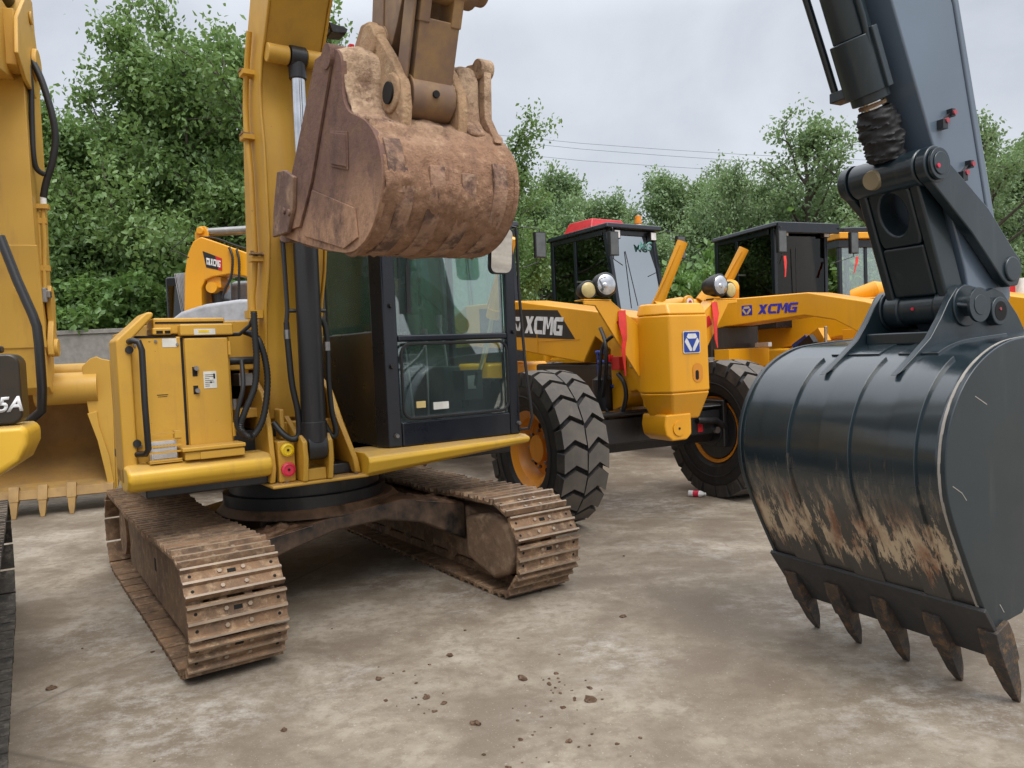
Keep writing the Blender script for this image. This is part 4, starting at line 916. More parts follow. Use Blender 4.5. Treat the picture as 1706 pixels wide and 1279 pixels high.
def headlight(root, side, l, f, h):
    m = MB(); prof = [(0, -.11), (.05, -.105), (.085, -.06), (.10, 0), (.105, .06), (.098, .075), (.088, .06)]
    ax_ = Vector((side*.10, -1, .05)).normalized(); off = Vector((-side*.06, 0, .015))
    c = Vector((l, -f, h))
    m.tube([c+off-ax_*.16, c+off-ax_*.12, c+off-ax_*.02, c+off+ax_*.06, c+off+ax_*.07], [.03, .075, .108, .114, .104], 28)
    m.tube([c-off*2.0-ax_*.16, c-off*1.8-ax_*.08, c-off*1.8+ax_*.02, c-off*1.8+ax_*.03], [.03, .075, .088, .08], 24)
    m.lfh(l-.12, l+.12, f-.08, f+.03, h-.125, h-.11)
    hd = m.build('headlight', 'black', root, smooth=50)
    m = MB(); m.tube([c+off+ax_*.071, c+off+ax_*.078, c+off+ax_*.088], [.094, .085, .02], 28); m.mats = [M['lens']]; m.mi = [0]*len(m.f)
    m.tube([c+off+ax_*.085+Vector((-.02, 0, -.01)), c+off+ax_*.094+Vector((-.02, 0, -.01))], [.028, .02], 16); m.build('lens', None, hd, smooth=60)
    m = MB(); m.tube([c-off*1.9+ax_*.025, c-off*1.9+ax_*.04, c-off*1.9+ax_*.047], [.076, .06, .02], 24); m.build('indicator', 'indicator', hd, smooth=60)
def ribbon(label, pts, w, parent_frame, cat='ribbon'):
    P = [parent_frame @ Vector(p) for p in pts]; c = P[0]; mb = MB(); n = len(P); vs = []
    for i, p in enumerate(P):
        a = .5+i*.45; d = Vector((math.cos(a*.6), math.sin(a*.6)*.6, .1)).normalized()*w*(.5+.12*math.sin(i*2.1)); nn = d.cross(Vector((0, 0, 1))).normalized()*.003
        q = p-c; vs += [q-d-nn, q+d-nn, q+d+nn, q-d+nn]
    fs = [(0, 1, 2, 3), tuple(4*(n-1)+k for k in (3, 2, 1, 0))]
    for i in range(n-1):
        for k in range(4): fs.append((i*4+k, i*4+(k+1) % 4, (i+1)*4+(k+1) % 4, (i+1)*4+k))
    mb.add(vs, fs); o = mb.build('red_ribbon', 'red_cloth', None, smooth=60); o.location = c
    return tag(o, label, cat, 'red ribbons tied to the graders')
def grader_cab(g, f0, w, L, h0, h1, tilt, glassm, ac=False, text_on=False, mirrors=True, clear=False):
    """f0 = front face; box goes back L; w half width"""
    m = MB(); b = f0-L; hs = h0+.38
    m.lfh(-w, w, b, f0-.05, h0, hs)                                      # lower body
    fl = f0-.05; ft = f0-tilt
    def post(l0, l1, fa, fb, ga, gb): m.prism([(l0, -fa, hs), (l1, -fa, hs), (l1, -fb, hs), (l0, -fb, hs)], [(l0, -ga, h1), (l1, -ga, h1), (l1, -gb, h1), (l0, -gb, h1)])
    for s in (-1, 1):
        a, c = sorted((s*w, s*(w-.07)))
        post(a, c, fl, fl-.08, ft, ft-.09); m.lfh(a, c, b, b+.09, hs+.001, h1)
        q = sorted((s*w, s*(w-.05))); m.lfh(q[0], q[1], b+L*.36, b+L*.36+.07, hs+.001, h1-.10)
        m.lfh(q[0], q[1], b+.091, fl-.10-tilt*.8, h1-.10, h1)
    m.lfh(-w+.071, w-.071, ft-.06, ft-.005, h1-.09, h1); m.lfh(-w+.071, w-.071, b, b+.05, h1-.1, h1)
    cb = m.build('cab', 'black_gloss', g, .012)
    m = MB(); m.prism([(-w-.06, -(ft+.12), h1+.002), (w+.06, -(ft+.12), h1+.002), (w+.06, -(b-.05), h1-.03), (-w-.06, -(b-.05), h1-.03)], [(-w-.05, -(ft+.10), h1+.085), (w+.05, -(ft+.10), h1+.085), (w+.02, -(b-.02), h1+.05), (-w-.02, -(b-.02), h1+.05)])
    m.build('cab_roof', 'black_gloss', cb, .02)
    m = MB(); m.prism([(-w+.072, -fl+.02, hs+.003), (w-.072, -fl+.02, hs+.003), (w-.072, -fl+.026, hs+.003), (-w+.072, -fl+.026, hs+.003)], [(-w+.072, -ft+.02, h1-.093), (w-.072, -ft+.02, h1-.093), (w-.072, -ft+.026, h1-.093), (-w+.072, -ft+.026, h1-.093)])
    m.build('windscreen', glassm, cb)
    for s in (-1, 1):
        for fa, fb in ((b+.092, b+L*.36-.002), (b+L*.36+.072, fl-.085)):
            q = sorted((s*(w-.02), s*(w-.026))); m = MB()
            tl = tilt*.8 if fb > fl-.1 else 0
            m.prism([(q[0], -fa, hs+.003), (q[1], -fa, hs+.003), (q[1], -fb, hs+.003), (q[0], -fb, hs+.003)], [(q[0], -fa, h1-.103), (q[1], -fa, h1-.103), (q[1], -fb+tl, h1-.103), (q[0], -fb+tl, h1-.103)])
            m.build('side_window', 'glass_side' if clear else 'glass_dark', cb)
    m = MB(); m.lfh(-w+.072, w-.072, b+.01, b+.016, hs+.003, h1-.102); m.build('rear_window', 'glass_side' if clear else 'glass_dark', cb)
    m = MB(); m.mat('seat').lfh(-.25, .25, b+.35, b+.75, hs, hs+.12); m.lfh(-.24, .24, b+.28, b+.40, hs, hs+.75); m.mat('cab_inside').lfh(-.14, .14, f0-.55, f0-.40, hs-.1, hs+.38); m.tube([(-.18, -(f0-.62), hs+.45), (0, -(f0-.5), hs+.52), (.18, -(f0-.62), hs+.45)], .015, 8)
    m.build('operator_seat', None, cb, .02)
    m = MB(); m.bar((-.16, -(f0-.02), hs+.15), (-.17, -(ft+.04), h1-.35), .009, .012, (0, -1, 0)); m.build('wiper', 'black', cb)
    for l in (-w+.18, w-.10):
        m = MB(); m.mat('black').lfh(l-.07, l+.07, ft-.005, ft+.075, h1-.16, h1-.02); m.mat('white').lfh(l-.055, l+.055, ft+.075, ft+.083, h1-.15, h1-.03); m.build('work_lamp', None, cb, .006)
    for k in range(3):
        m = MB(); m.cyl((-w-.001, -(b+.18+k*.5), hs+.16+.0*k), (-w-.018, -(b+.18+k*.5), hs+.16), .014, seg=8); m.build('bolt_head', 'steel', cb)
    m = MB(); m.bar((-w-.02, -(b+L*.36+.1), hs+.62), (-w-.02, -(b+L*.36+.28), hs+.60), .02, .03); m.build('door_handle', 'steel', cb)
    if mirrors:
        for s in (-1, 1):
            m = MB().mat('black'); x = s*(w+.12) if s < 0 else s*(w+.28)
            m.tube([(s*w, -ft, h1-.05), (s*(w+.05), -(ft+.22), h1-.02), (x, -(ft+.3), h1-.05), (x, -(ft+.3), h1-.52), (s*(w-.02), -(f0+.05), h1-.62)], .008, 8)
            m.lfh(x-.09, x+.09, ft+.27, ft+.33, h1-.47, h1-.10); m.mat('cab_inside').lfh(x-.075, x+.075, ft+.33, ft+.336, h1-.455, h1-.115); m.build('mirror', None, cb, .012)
    if ac:
        m = MB(); m.prism([(-.45, -(f0-.75), h1+.06), (.42, -(f0-.75), h1+.06), (.42, -(f0-1.5), h1+.06), (-.45, -(f0-1.5), h1+.06)], [(-.36, -(f0-.82), h1+.26), (.30, -(f0-.82), h1+.26), (.30, -(f0-1.42), h1+.26), (-.36, -(f0-1.42), h1+.26)])
        for k in range(5): m.lfh(-.02+k*.08, .02+k*.08, f0-.79, f0-.755, h1+.10, h1+.2)
        m.build('air_conditioner', 'red', cb, .03, seg=3)
        m = MB(); m.mat('white').cyl((.42, -(f0-.55), h1+.08), (.42, -(f0-.55), h1+.16), .055, seg=18); m.mat('amber').cyl((.42, -(f0-.55), h1+.16), (.42, -(f0-.55), h1+.30), .06, .05, 18); m.build('beacon', None, cb, .01)
    if text_on: text('lettering', 'MG', (.10, -(ft+.028+.035), h1-.33), (1, 0, 0), (0, -tilt*.35, 1), .30, .15, 'teal_letter', cb, .2)
    return cb
def grader_body(g, beam, beam_w=.25, rear=True, tandem=(-4.95, -6.55)):
    m = MB(); m.side(beam, -beam_w, beam_w); bm_ = m.build('gooseneck', 'orange', g, .018)
    if rear:
        m = MB(); m.lfh(-.55, .55, -7.4, -5.4, 1.15, 2.15); m.lfh(-.45, .45, -5.4, -2.6, .95, 1.5); m.build('engine_hood', 'orange', g, .05, seg=3)
        m = MB(); m.lfh(-1.0, -.8, -7.2, -4.3, .5, .95); m.lfh(.8, 1.0, -7.2, -4.3, .5, .95); m.lfh(-.8, .8, -5.9, -5.6, .55, .85); m.build('tandem_case', 'black', g, .02)
        for s in (-1, 1):
            for f in tandem: add_wheel(g, s*1.22, f, s, rnd.random())
    m = MB()
    m.lathe([(.55, .62), (.75, .62), (.75, .74), (.55, .74)], (0, 2.2, 0), (0, 0, 1), 40); m.bar((0, 0, .95), (0, 1.5, .72), .22, .22); m.bar((-.05, .4, .9), (-.6, 2.3, .70), .12, .16); m.bar((.05, .4, .9), (.6, 2.3, .70), .12, .16)
    m.build('drawbar', 'orange', g, .015)
    return bm_
def post(g, l0, f0, h0, l1, f1, h1, r=.075):
    m = MB().mat('orange'); a, b = Vector((l0, -f0, h0)), Vector((l1, -f1, h1)); m.cyl(a, b, r, seg=24); d = (b-a).normalized()
    m.cyl(a-d*.02, a+d*.10, r*1.2, seg=24); m.tube([a+Vector((-r-.02, -.03, .1)), a.lerp(b, .5)+Vector((-r-.02, -.03, 0)), b+Vector((-r-.01, -.02, -.05))], .012, 8); m.mat('chrome').cyl(a-d*1.0, a, r*.5, seg=16)
    m.build('lift_cylinder', None, g, smooth=40)

# grader A : white lettered, nearest
GAloc = (1.3, 7.75, 0); ga = thing('motor_grader', 'nearest orange grader, blunt nose with two headlights and a square blue badge', 'motor grader', GAloc, .48, 'orange motor graders')
FA = Matrix.Translation(GAloc) @ Matrix.Rotation(.48, 4, 'Z')
BA = [(-5.3, 2.0), (-4.0, 2.32), (-2.2, 2.27), (-.2, 2.0), (.45, 1.93), (.45, 1.10), (.26, 1.08), (.05, 1.05), (-.12, 1.20), (-.10, 1.40), (-.34, 1.47), (-.44, 1.74), (-.68, 1.49), (-2.2, 1.66), (-3.8, 1.75), (-4.6, 1.4), (-5.3, 1.3)]
BA = [(-5.3, 2.0), (-4.0, 2.32), (-2.2, 2.27), (-.2, 2.0), (.45, 1.90), (.45, 1.05), (.36, 1.05), (.33, 1.17), (.26, 1.22), (.16, 1.20), (.10, 1.10), (.04, 1.05), (-.16, 1.0), (-.16, 1.62), (-.42, 1.76), (-.66, 1.49), (-2.2, 1.66), (-3.8, 1.75), (-4.6, 1.4), (-5.3, 1.3)]
bA = grader_body(ga, BA, tandem=(-3.95, -5.55))
m = MB(); m.lfh(-.20, .20, -1.8, -.15, 1.05, 1.48); m.build('drive_housing', 'black', ga, .03)
m = MB(); m.mat('orange'); m.lfh(-.257, -.251, -1.64, -1.63, 1.62, 2.0); m.lfh(-.256, -.251, -1.64, -.72, 1.745, 1.750); m.build('plate_seam', None, bA)
dm = MB(); dm.mat('black').side([(-3.2, 2.24), (-1.15, 2.085), (-.80, 1.745), (-3.2, 1.88)], -.2545, -.251); dl = dm.build('name_plate', None, bA)
block_letters('lettering', 'XCMG', (-.2548, 1.93, 1.860), (0, -1, -.075), (0, 0, 1), .93, .205, 'white', dl)
emblem((-.2548, 2.20, 1.88), (0, -1, -.075), (0, 0, 1), .23, .22, dl, 'black', 'black', 'white')
m = MB(); m.mat('orange')
nose = [(-.33, .40), (-.33, .52), (-.20, .735), (.24, .735), (.34, .62), (.34, .40)]
m.prism([(l, -f, 1.20) for l, f in nose], [(l*1.0, -(f-.01), 1.92) for l, f in nose])
m.prism([(l, -(f-.011), 1.9202) for l, f in nose], [(l*.90, -(.40+(f-.40)*.80), 2.03) for l, f in nose])
m.prism([(l, -f, 1.1998) for l, f in nose], [(l*.70+.03, -(.40+(f-.40)*.66), .94) for l, f in nose])
ns = m.build('nose_block', None, ga, .022, seg=3)
m = MB(); m.front([(-.22, 1.0), (-.24, .90), (-.22, .80), (-.15, .75), (.02, .75), (.08, .80), (.08, 1.0)], .30, .66); m.build('nose_bracket', 'orange', ns, .02)
m = MB(); m.mat('orange').cyl((-.08, -.66, .865), (-.08, -.672, .865), .068, seg=28); m.mat('hole').cyl((-.08, -.672, .865), (-.08, -.676, .865), .012, seg=8); m.build('pin_cover', None, ns)
m = MB(); sl = roundrect(.045, .165, 1.285, 1.465, .058, 6); m.mat('dig_steel' if False else 'rim').front(sl, .736, .7375); m.mat('hole').front(roundrect(.075, .115, 1.31, 1.40, .019, 4), .7375, .7385); m.build('tow_slot', None, ns)
emblem((-.06, -.7362, 1.56), (1, 0, 0), (0, 0, 1), .20, .205, ns)
for s in (-1, 1):
    m = MB(); L0 = [(s*.30, 1.80), (s*.62, 2.07), (s*.92, 2.075), (s*.92, 2.04), (s*.80, 2.03), (s*.34, 1.36), (s*.30, 1.36)]
    m.front(L0, .40, .425); m.prism([(s*.62, -.425, 2.072), (s*.92, -.425, 2.077), (s*.92, -.26, 2.077), (s*.62, -.26, 2.072)], [(s*.62, -.425, 2.085), (s*.92, -.425, 2.090), (s*.92, -.26, 2.090), (s*.62, -.26, 2.085)])
    m.prism([(s*.30, -.24, 1.83), (s*.64, -.24, 2.085), (s*.64, -.425, 2.085), (s*.30, -.425, 1.83)], [(s*.30, -.24, 1.80), (s*.65, -.24, 2.065), (s*.65, -.425, 2.065), (s*.30, -.425, 1.80)])
    br = m.build('lamp_bracket', 'orange', ga, .006)
    m = MB(); cx, cz = s*.52, 1.86
    m.prism([(cx-.055, -.426, cz+.02), (cx-.02, -.426, cz-.065), (cx+.055, -.426, cz-.03), (cx+.02, -.426, cz+.06)], [(cx-.055, -.43, cz+.02), (cx-.02, -.43, cz-.065), (cx+.055, -.43, cz-.03), (cx+.02, -.43, cz+.06)]); m.build('reflector', 'red', br)
    headlight(ga, s, s*.74, .38, 2.20)
m = MB(); m.lfh(-1.02, 1.02, -.14, .16, .70, .955); m.lfh(-1.02, .9, .0, .19, .975, 1.01); m.side([(-.12, .72), (.10, .72), (.02, .60), (-.06, .60)], -.85, .95); m.cyl((.98, -.2, .80), (.98, .1, .80), .10, seg=20)
m.lfh(-1.1, -.9, -.2, .22, .55, .98); m.lfh(.88, 1.1, -.2, .22, .55, 1.05); m.tube([(.55, -.19, .86), (.80, -.20, .84), (.95, -.19, .74)], .035, 10)
fx = m.build('front_axle', 'black', ga, .02)
m = MB(); m.lfh(.58, .645, .161, .166, .735, .845); m.build('reflector', 'red', fx)
m = MB(); m.cyl((.82, -.16, .74), (.82, -.20, .74), .035, seg=10); m.build('bolt_head', 'steel', fx)
add_wheel(ga, -1.15, 0.02, -1, .10); add_wheel(ga, 1.12, 0.02, 1, .2)
m = MB(); m.mat('red').lfh(-.34, -.26, -.02, .12, 1.42, 1.55); m.lfh(-.36, -.30, -.10, -.03, 1.50, 1.57); m.mat('indicator').lfh(-.262, -.252, .17, .25, 1.44, 1.58); m.mat('blue').cyl((-.30, .12, 1.50), (-.30, .30, 1.50), .02, seg=10)
m.cyl((-.30, .30, .98), (-.30, .30, 1.62), .016, seg=8); m.cyl((-.24, .30, 1.25), (-.24, .12, 1.25), .022, seg=8); m.cyl((-.30, .34, 1.60), (-.30, .18, 1.60), .018, seg=8); m.build('shutoff_valve', None, ga, .006)
corrugated([(-.30, .24, 1.84), (-.36, .08, 1.70), (-.37, .06, 1.5), (-.35, .12, 1.3), (-.33, .2, 1.1), (-.30, .16, .99)], .020, 'hydraulic_hose', ga, False)
corrugated([(-.28, -.10, 1.80), (-.36, .10, 1.68), (-.38, .16, 1.42), (-.36, .22, 1.2), (-.33, .26, 1.02)], .018, 'hydraulic_hose', ga, False)
corrugated([(-.31, -.05, 1.38), (-.31, -.14, 1.30), (-.31, -.17, 1.18), (-.31, -.13, 1.06), (-.31, -.10, 1.0)], .022, 'hydraulic_hose', ga, False)
corrugated([(.30, -.30, 1.7), (.42, -.36, 1.62), (.40, -.30, 1.45), (.32, -.2, 1.3)], .03, 'hydraulic_hose', ga)
m = MB(); m.cyl((-.31, -.08, .98), (-.31, -.10, 1.04), .022, seg=10); m.build('hose_fitting', 'steel', ga)
m = MB(); m.tube([(-.28, .26, 1.0), (-.28, .26, 1.1), (-.28, .26, 1.32), (-.28, .26, 1.36)], [.10, .11, .11, .05], 20); m.build('accumulator', 'black', ga)
post(ga, -.42, -2.45, 2.1, -.36, -2.0, 3.02)
grader_cab(ga, -3.5, .60, 1.75, 1.35, 3.45, .25, 'glass_green', clear=True)
ribbon('red ribbon hanging from the left headlight bracket of the nearest grader', [(-.52, -.44, 1.98), (-.53, -.46, 1.85), (-.52, -.47, 1.72), (-.54, -.47, 1.62), (-.53, -.47, 1.48), (-.53, -.47, 1.38)], .07, FA)
ribbon('red ribbon tied below the right headlight of the nearest grader', [(.60, -.44, 2.05), (.60, -.46, 1.93), (.57, -.48, 1.82), (.58, -.47, 1.70), (.60, -.47, 1.60)], .06, FA)
# grader B : blue lettered, cab with red unit on the roof
GBloc = (4.1, 9.5, 0); gb = thing('motor_grader', 'orange grader with blue letters on its arched beam, red unit and beacon on its cab', 'motor grader', GBloc, .60, 'orange motor graders')
FB = Matrix.Translation(GBloc) @ Matrix.Rotation(.60, 4, 'Z')
bB = grader_body(gb, [(-5.3, 1.9), (-4.2, 2.0), (-2.6, 2.10), (-1.6, 2.24), (-.30, 2.225), (.45, 2.06), (1.1, 1.85), (1.5, 1.6), (1.5, 1.0), (1.1, 1.0), (.75, 1.45), (.29, 1.74), (.06, 1.86), (-.35, 1.94), (-1.6, 1.86), (-2.6, 1.70), (-4.2, 1.6), (-5.3, 1.4)])
block_letters('lettering', 'XCMG', (-.251, 1.05, 2.0), (0, -1, -.02), (0, 0, 1), .63, .125, 'letter_blue', bB)
emblem((-.251, 1.31, 1.995), (0, -1, 0), (0, 0, 1), .17, .135, bB, 'letter_blue', 'letter_blue', 'indicator')
m = MB(); m.lfh(-.9, .9, .75, 1.0, .72, .95); m.build('front_axle', 'black', gb, .02)
add_wheel(gb, -.98, .88, -1, .3); add_wheel(gb, 1.12, .88, 1, .5)
post(gb, -.98, -2.25, 2.05, -.70, -1.92, 3.06); post(gb, .36, -2.25, 2.25, .60, -1.92, 3.02)
m = MB(); m.tube([(-1.0, 2.2, 2.15), (-.6, 2.1, 2.22), (-.25, 2.0, 2.15)], [.11, .09, .11], 18); m.cyl((-.62, 1.95, 2.22), (-.62, 1.90, 2.22), .10, seg=20); m.tube([(-.3, 1.95, 2.2), (-.15, 1.85, 2.38), (.15, 1.85, 2.40), (.3, 1.95, 2.2)], [.13, .16, .16, .12], 18); m.build('saddle', 'orange', gb, .01)
m = MB(); m.mat('white').cyl((-.62, 1.899, 2.22), (-.62, 1.892, 2.22), .06, seg=16); m.mat('red').cyl((-.62, 1.892, 2.22), (-.62, 1.888, 2.22), .03, seg=16); m.build('end_cap', None, gb)
m = MB(); m.mat('orange').lfh(-.55, .30, -1.55, -1.3, 1.30, 1.55); m.lfh(-.50, -.30, -1.3, -1.28, 1.2, 1.3); m.mat('black').lfh(-.6, .4, -1.7, -1.56, 1.45, 1.85); m.mat('hole').lfh(-.25, -.12, -1.3, -1.295, 1.25, 1.38); m.mat('white').lfh(.25, .33, -1.5, -1.28, 1.56, 1.62)
m.mat('orange').bar((.55, 1.7, 1.05), (.55, .6, 1.70), .14, .20); m.bar((.2, 1.2, .9), (.8, 1.0, .95), .12, .12); m.mat('black').bar((.35, 1.5, 1.0), (.30, .6, 1.65), .10, .12); m.mat('chrome').cyl((.42, .5, 1.25), (.42, .5, 1.8), .02); m.mat('blue').bar((.28, .9, 1.55), (.30, .7, 1.68), .05, .05)
m.mat('orange').lfh(.8, 1.0, -.5, -.2, 1.4, 1.75); m.mat('white').lfh(.8, .95, -.19, -.18, 1.5, 1.68); m.mat('black').tube([(.5, .2, 1.82), (.7, .1, 1.78), (.9, .2, 1.82), (1.0, .3, 1.6)], .02, 8); m.build('hydraulic_gear', None, gb, .01)
for k in range(4):
    x = rnd.uniform(.1, .9); corrugated([(x, .9, 1.2), (x+.1, .7, 1.45), (x+.3, .6, 1.55), (x+.35, .7, 1.3), (x+.2, .9, 1.05)], .016, 'hydraulic_hose', gb, False)
grader_cab(gb, -3.38, .54, 1.75, 1.75, 3.52, .30, 'glass_screen', True, True)
# grader C
GCloc = (6.47, 10.17, 0); gc = thing('motor_grader', 'grader behind the slate excavator arm, broad all black cab with dark windscreen', 'motor grader', GCloc, .40, 'orange motor graders')
FC = Matrix.Translation(GCloc) @ Matrix.Rotation(.40, 4, 'Z')
grader_body(gc, [(-5.3, 1.8), (-2.2, 2.25), (-.2, 2.2), (.5, 2.05), (1.1, 1.85), (1.6, 1.7), (1.6, 1.0), (1.0, 1.0), (.6, 1.6), (-.3, 1.86), (-2.2, 1.7), (-5.3, 1.3)])
m = MB(); m.lfh(-.35, .45, 1.2, 1.75, .9, 2.0); m.build('nose_block', 'orange', gc, .05, seg=3)
m = MB(); m.lfh(-.9, .9, .75, 1.0, .72, .95); m.build('front_axle', 'black', gc, .02)
add_wheel(gc, -1.0, .88, -1, .3); add_wheel(gc, 1.1, .88, 1, .6)
m = MB(); m.tube([(.2, 2.6, 2.3), (.35, 2.3, 2.38), (.9, 2.3, 2.36), (1.2, 2.3, 2.25)], [.12, .15, .12, .06], 16); m.build('saddle', 'orange', gc, .01)
grader_cab(gc, -3.45, .60, 1.65, 1.85, 3.56, .04, 'glass_brown')
m = MB(); m.lfh(-.68, .68, -3.35, -3.30, 3.45, 3.62); m.build('roof_visor', 'black_gloss', gc, .01)
ribbon('red ribbon dangling from the left mirror of the grader with the black cab', [(-.72, 3.12, 3.03), (-.72, 3.11, 2.92), (-.73, 3.10, 2.80), (-.74, 3.1, 2.68)], .045, FC)
ribbon('red ribbon dangling from the right mirror of the grader with the black cab', [(.88, 3.12, 3.03), (.86, 3.11, 2.93), (.82, 3.10, 2.85), (.78, 3.1, 2.74)], .05, FC)
# machine D : cab with a yellow roof edge, far right
gd = thing('wheel_loader', 'distant machine with a yellow roof edge over dark cab windows', 'wheel loader', (7.75, 16.6, 0), .25)
m = MB(); m.lfh(-.70, .72, -1.6, -.02, 1.5, 2.3); 
for l in (-.70, .64):
    m.lfh(l, l+.08, -.1, -.02, 2.301, 3.55); m.lfh(l, l+.08, -1.6, -1.5, 2.301, 3.55)
m.lfh(-.05, .02, -.09, -.03, 2.301, 3.55); m.lfh(-.72, .74, -1.62, 0.0, 3.551, 3.72); cd = m.build('cab', 'black_gloss', gd, .01)
m = MB(); m.lfh(-.78, .85, -1.65, .12, 3.725, 3.86); m.build('cab_roof', 'orange', cd, .02)
m = MB(); m.lfh(-.62, .80, -1.5, .05, 3.862, 3.98); m.build('roof_cover', 'black_gloss', cd, .03)
m = MB(); m.lfh(-.62, .63, -.06, -.05, 2.302, 3.549); m.build('windscreen', 'glass_green', cd)
m = MB(); m.lfh(-1.0, 1.0, -3.5, 1.8, 1.0, 1.5); m.lfh(-.7, .7, -3.6, -1.7, 1.5, 2.4); m.bar((-.5, -.3, 2.3), (-.5, -2.0, 1.0), .2, .3); m.bar((.5, -.3, 2.3), (.5, -2.0, 1.0), .2, .3); m.build('body', 'orange', gd, .05)
for l, f in ((-1.05, 1.2), (1.05, 1.2), (-1.05, -2.3), (1.05, -2.3)): add_wheel(gd, l, f, 1 if l > 0 else -1)

# ------------------------------------------------------------ small excavator behind
sx_ = thing('compact_excavator', 'small orange excavator behind the yellow one, arched boom and plastic wrapped cab', 'excavator', (-3.9, 10.0, 0), 0)
m = MB(); m.front([(-.19, 1.7), (-.165, 2.3), (-.13, 2.78), (-.08, 3.02), (.0, 3.18), (.10, 3.235), (.30, 3.16), (.75, 2.98), (1.3, 2.75), (1.9, 2.45), (1.9, 2.25), (1.2, 2.5), (.70, 2.70), (.44, 2.755), (.22, 2.73), (.12, 2.69), (.075, 2.60), (.06, 2.3), (.05, 1.7)], 0, .35)
bs = m.build('boom', 'orange', sx_, .018)
m = MB().mat('black'); m.front([(.115, 3.055), (.35, 2.955), (.345, 2.80), (.15, 2.85)], .351, .354); m.mat('red').front([(.27, 2.988), (.35, 2.955), (.345, 2.80), (.30, 2.812)], .3541, .3555); np_ = m.build('name_plate', None, bs)
block_letters('lettering', 'XCMG', (.205, -.356, 2.875), (1, 0, -.28), (0, 0, 1), .138, .085, 'white', np_, .1)
emblem((.158, -.356, 2.885), (1, 0, -.28), (0, 0, 1), .045, .085, np_, 'black', 'white', 'white')
m = MB(); m.cyl((.10, -.17, 3.31), (.95, -.17, 3.33), .055, seg=24); m.build('stick_cylinder', 'steel', sx_)
m = MB(); m.front([(-.02, 3.1), (-.01, 3.30), (.05, 3.38), (.12, 3.38), (.16, 3.30), (.14, 3.1)], .10, .25); m.cyl((.07, -.05, 3.32), (.07, -.3, 3.32), .045, seg=16); m.build('cylinder_bracket', 'orange', bs, .01)
corrugated([(.0, -.3, 3.36), (-.12, -.32, 3.22), (-.28, -.33, 3.09), (-.18, -.34, 3.05), (-.06, -.35, 2.98)], .006, 'cable', sx_, False)
for k in range(3): corrugated([(.05, -.08-.08*k, 3.245), (.25, -.09-.08*k, 3.22), (.5, -.1-.08*k, 3.12), (.75, -.1-.08*k, 3.03), (1.1, -.1-.08*k, 2.88)], .013, 'hydraulic_hose', sx_, False)
corrugated([(.46, -.38, 3.08), (.50, -.40, 2.95), (.47, -.40, 2.72), (.38, -.40, 2.55), (.35, -.4, 2.45), (.43, -.4, 2.43), (.5, -.4, 2.38)], .017, 'hydraulic_hose', sx_)
corrugated([(.55, -.38, 3.05), (.58, -.40, 2.9), (.56, -.40, 2.6), (.55, -.4, 2.38)], .017, 'hydraulic_hose', sx_)
m = MB(); m.mat('orange').cyl((.20, -.0, 2.60), (.20, -.36, 2.60), .07, seg=18); m.lfh(.13, .30, .0, .30, 2.60, 2.73); m.mat('black').cyl((.23, -.17, 1.9), (.20, -.17, 2.56), .075, seg=24); m.build('boom_cylinder', None, sx_)
m = MB(); m.lfh(-.55, -.20, -.9, -.02, 1.5, 2.80); m.build('cab', 'black_gloss', sx_, .04)
m = MB(); m.lfh(-.50, -.20, -.03, -.015, 1.9, 2.68); m.build('windscreen', 'glass_dark', sx_)
m = MB(); m.front([(-.40, 2.83), (-.15, 2.85), (.1, 2.85), (.1, 1.7), (-.22, 1.7), (-.30, 2.3)], -.6, -.01)
for k in range(9): m.tube([(-.40+k*.02+.0, .0-.012, 2.83), (-.33+k*.018, -.014, 2.3), (-.24+k*.015, -.012, 1.8)], .006, 5)
m.build('plastic_wrap', 'plastic_wrap', sx_, .01)
m = MB(); m.lfh(.25, 1.0, -.9, -.10, 2.0, 2.72); m.build('side_cover', 'plastic_wrap', sx_, .08, seg=3)
m = MB(); m.mat('grey').front([(-.17, 2.16), (.0, 2.28), (.3, 2.36), (.7, 2.40), (1.2, 2.38), (1.2, 1.6), (-.17, 1.6)], .30, .85); m.build('engine_cover', None, sx_, .05, seg=3)
m = MB(); m.lfh(-.55, 1.6, -1.2, .9, 1.0, 1.55); m.build('upper_body', 'orange', sx_, .05)
m = MB(); m.lfh(-.6, -.2, -1.5, 1.4, 0, .6); m.lfh(1.2, 1.6, -1.5, 1.4, 0, .6); m.lfh(-.2, 1.2, -.5, .5, .4, .99); m.build('track_belt', 'track_dark', sx_, .2, seg=4)
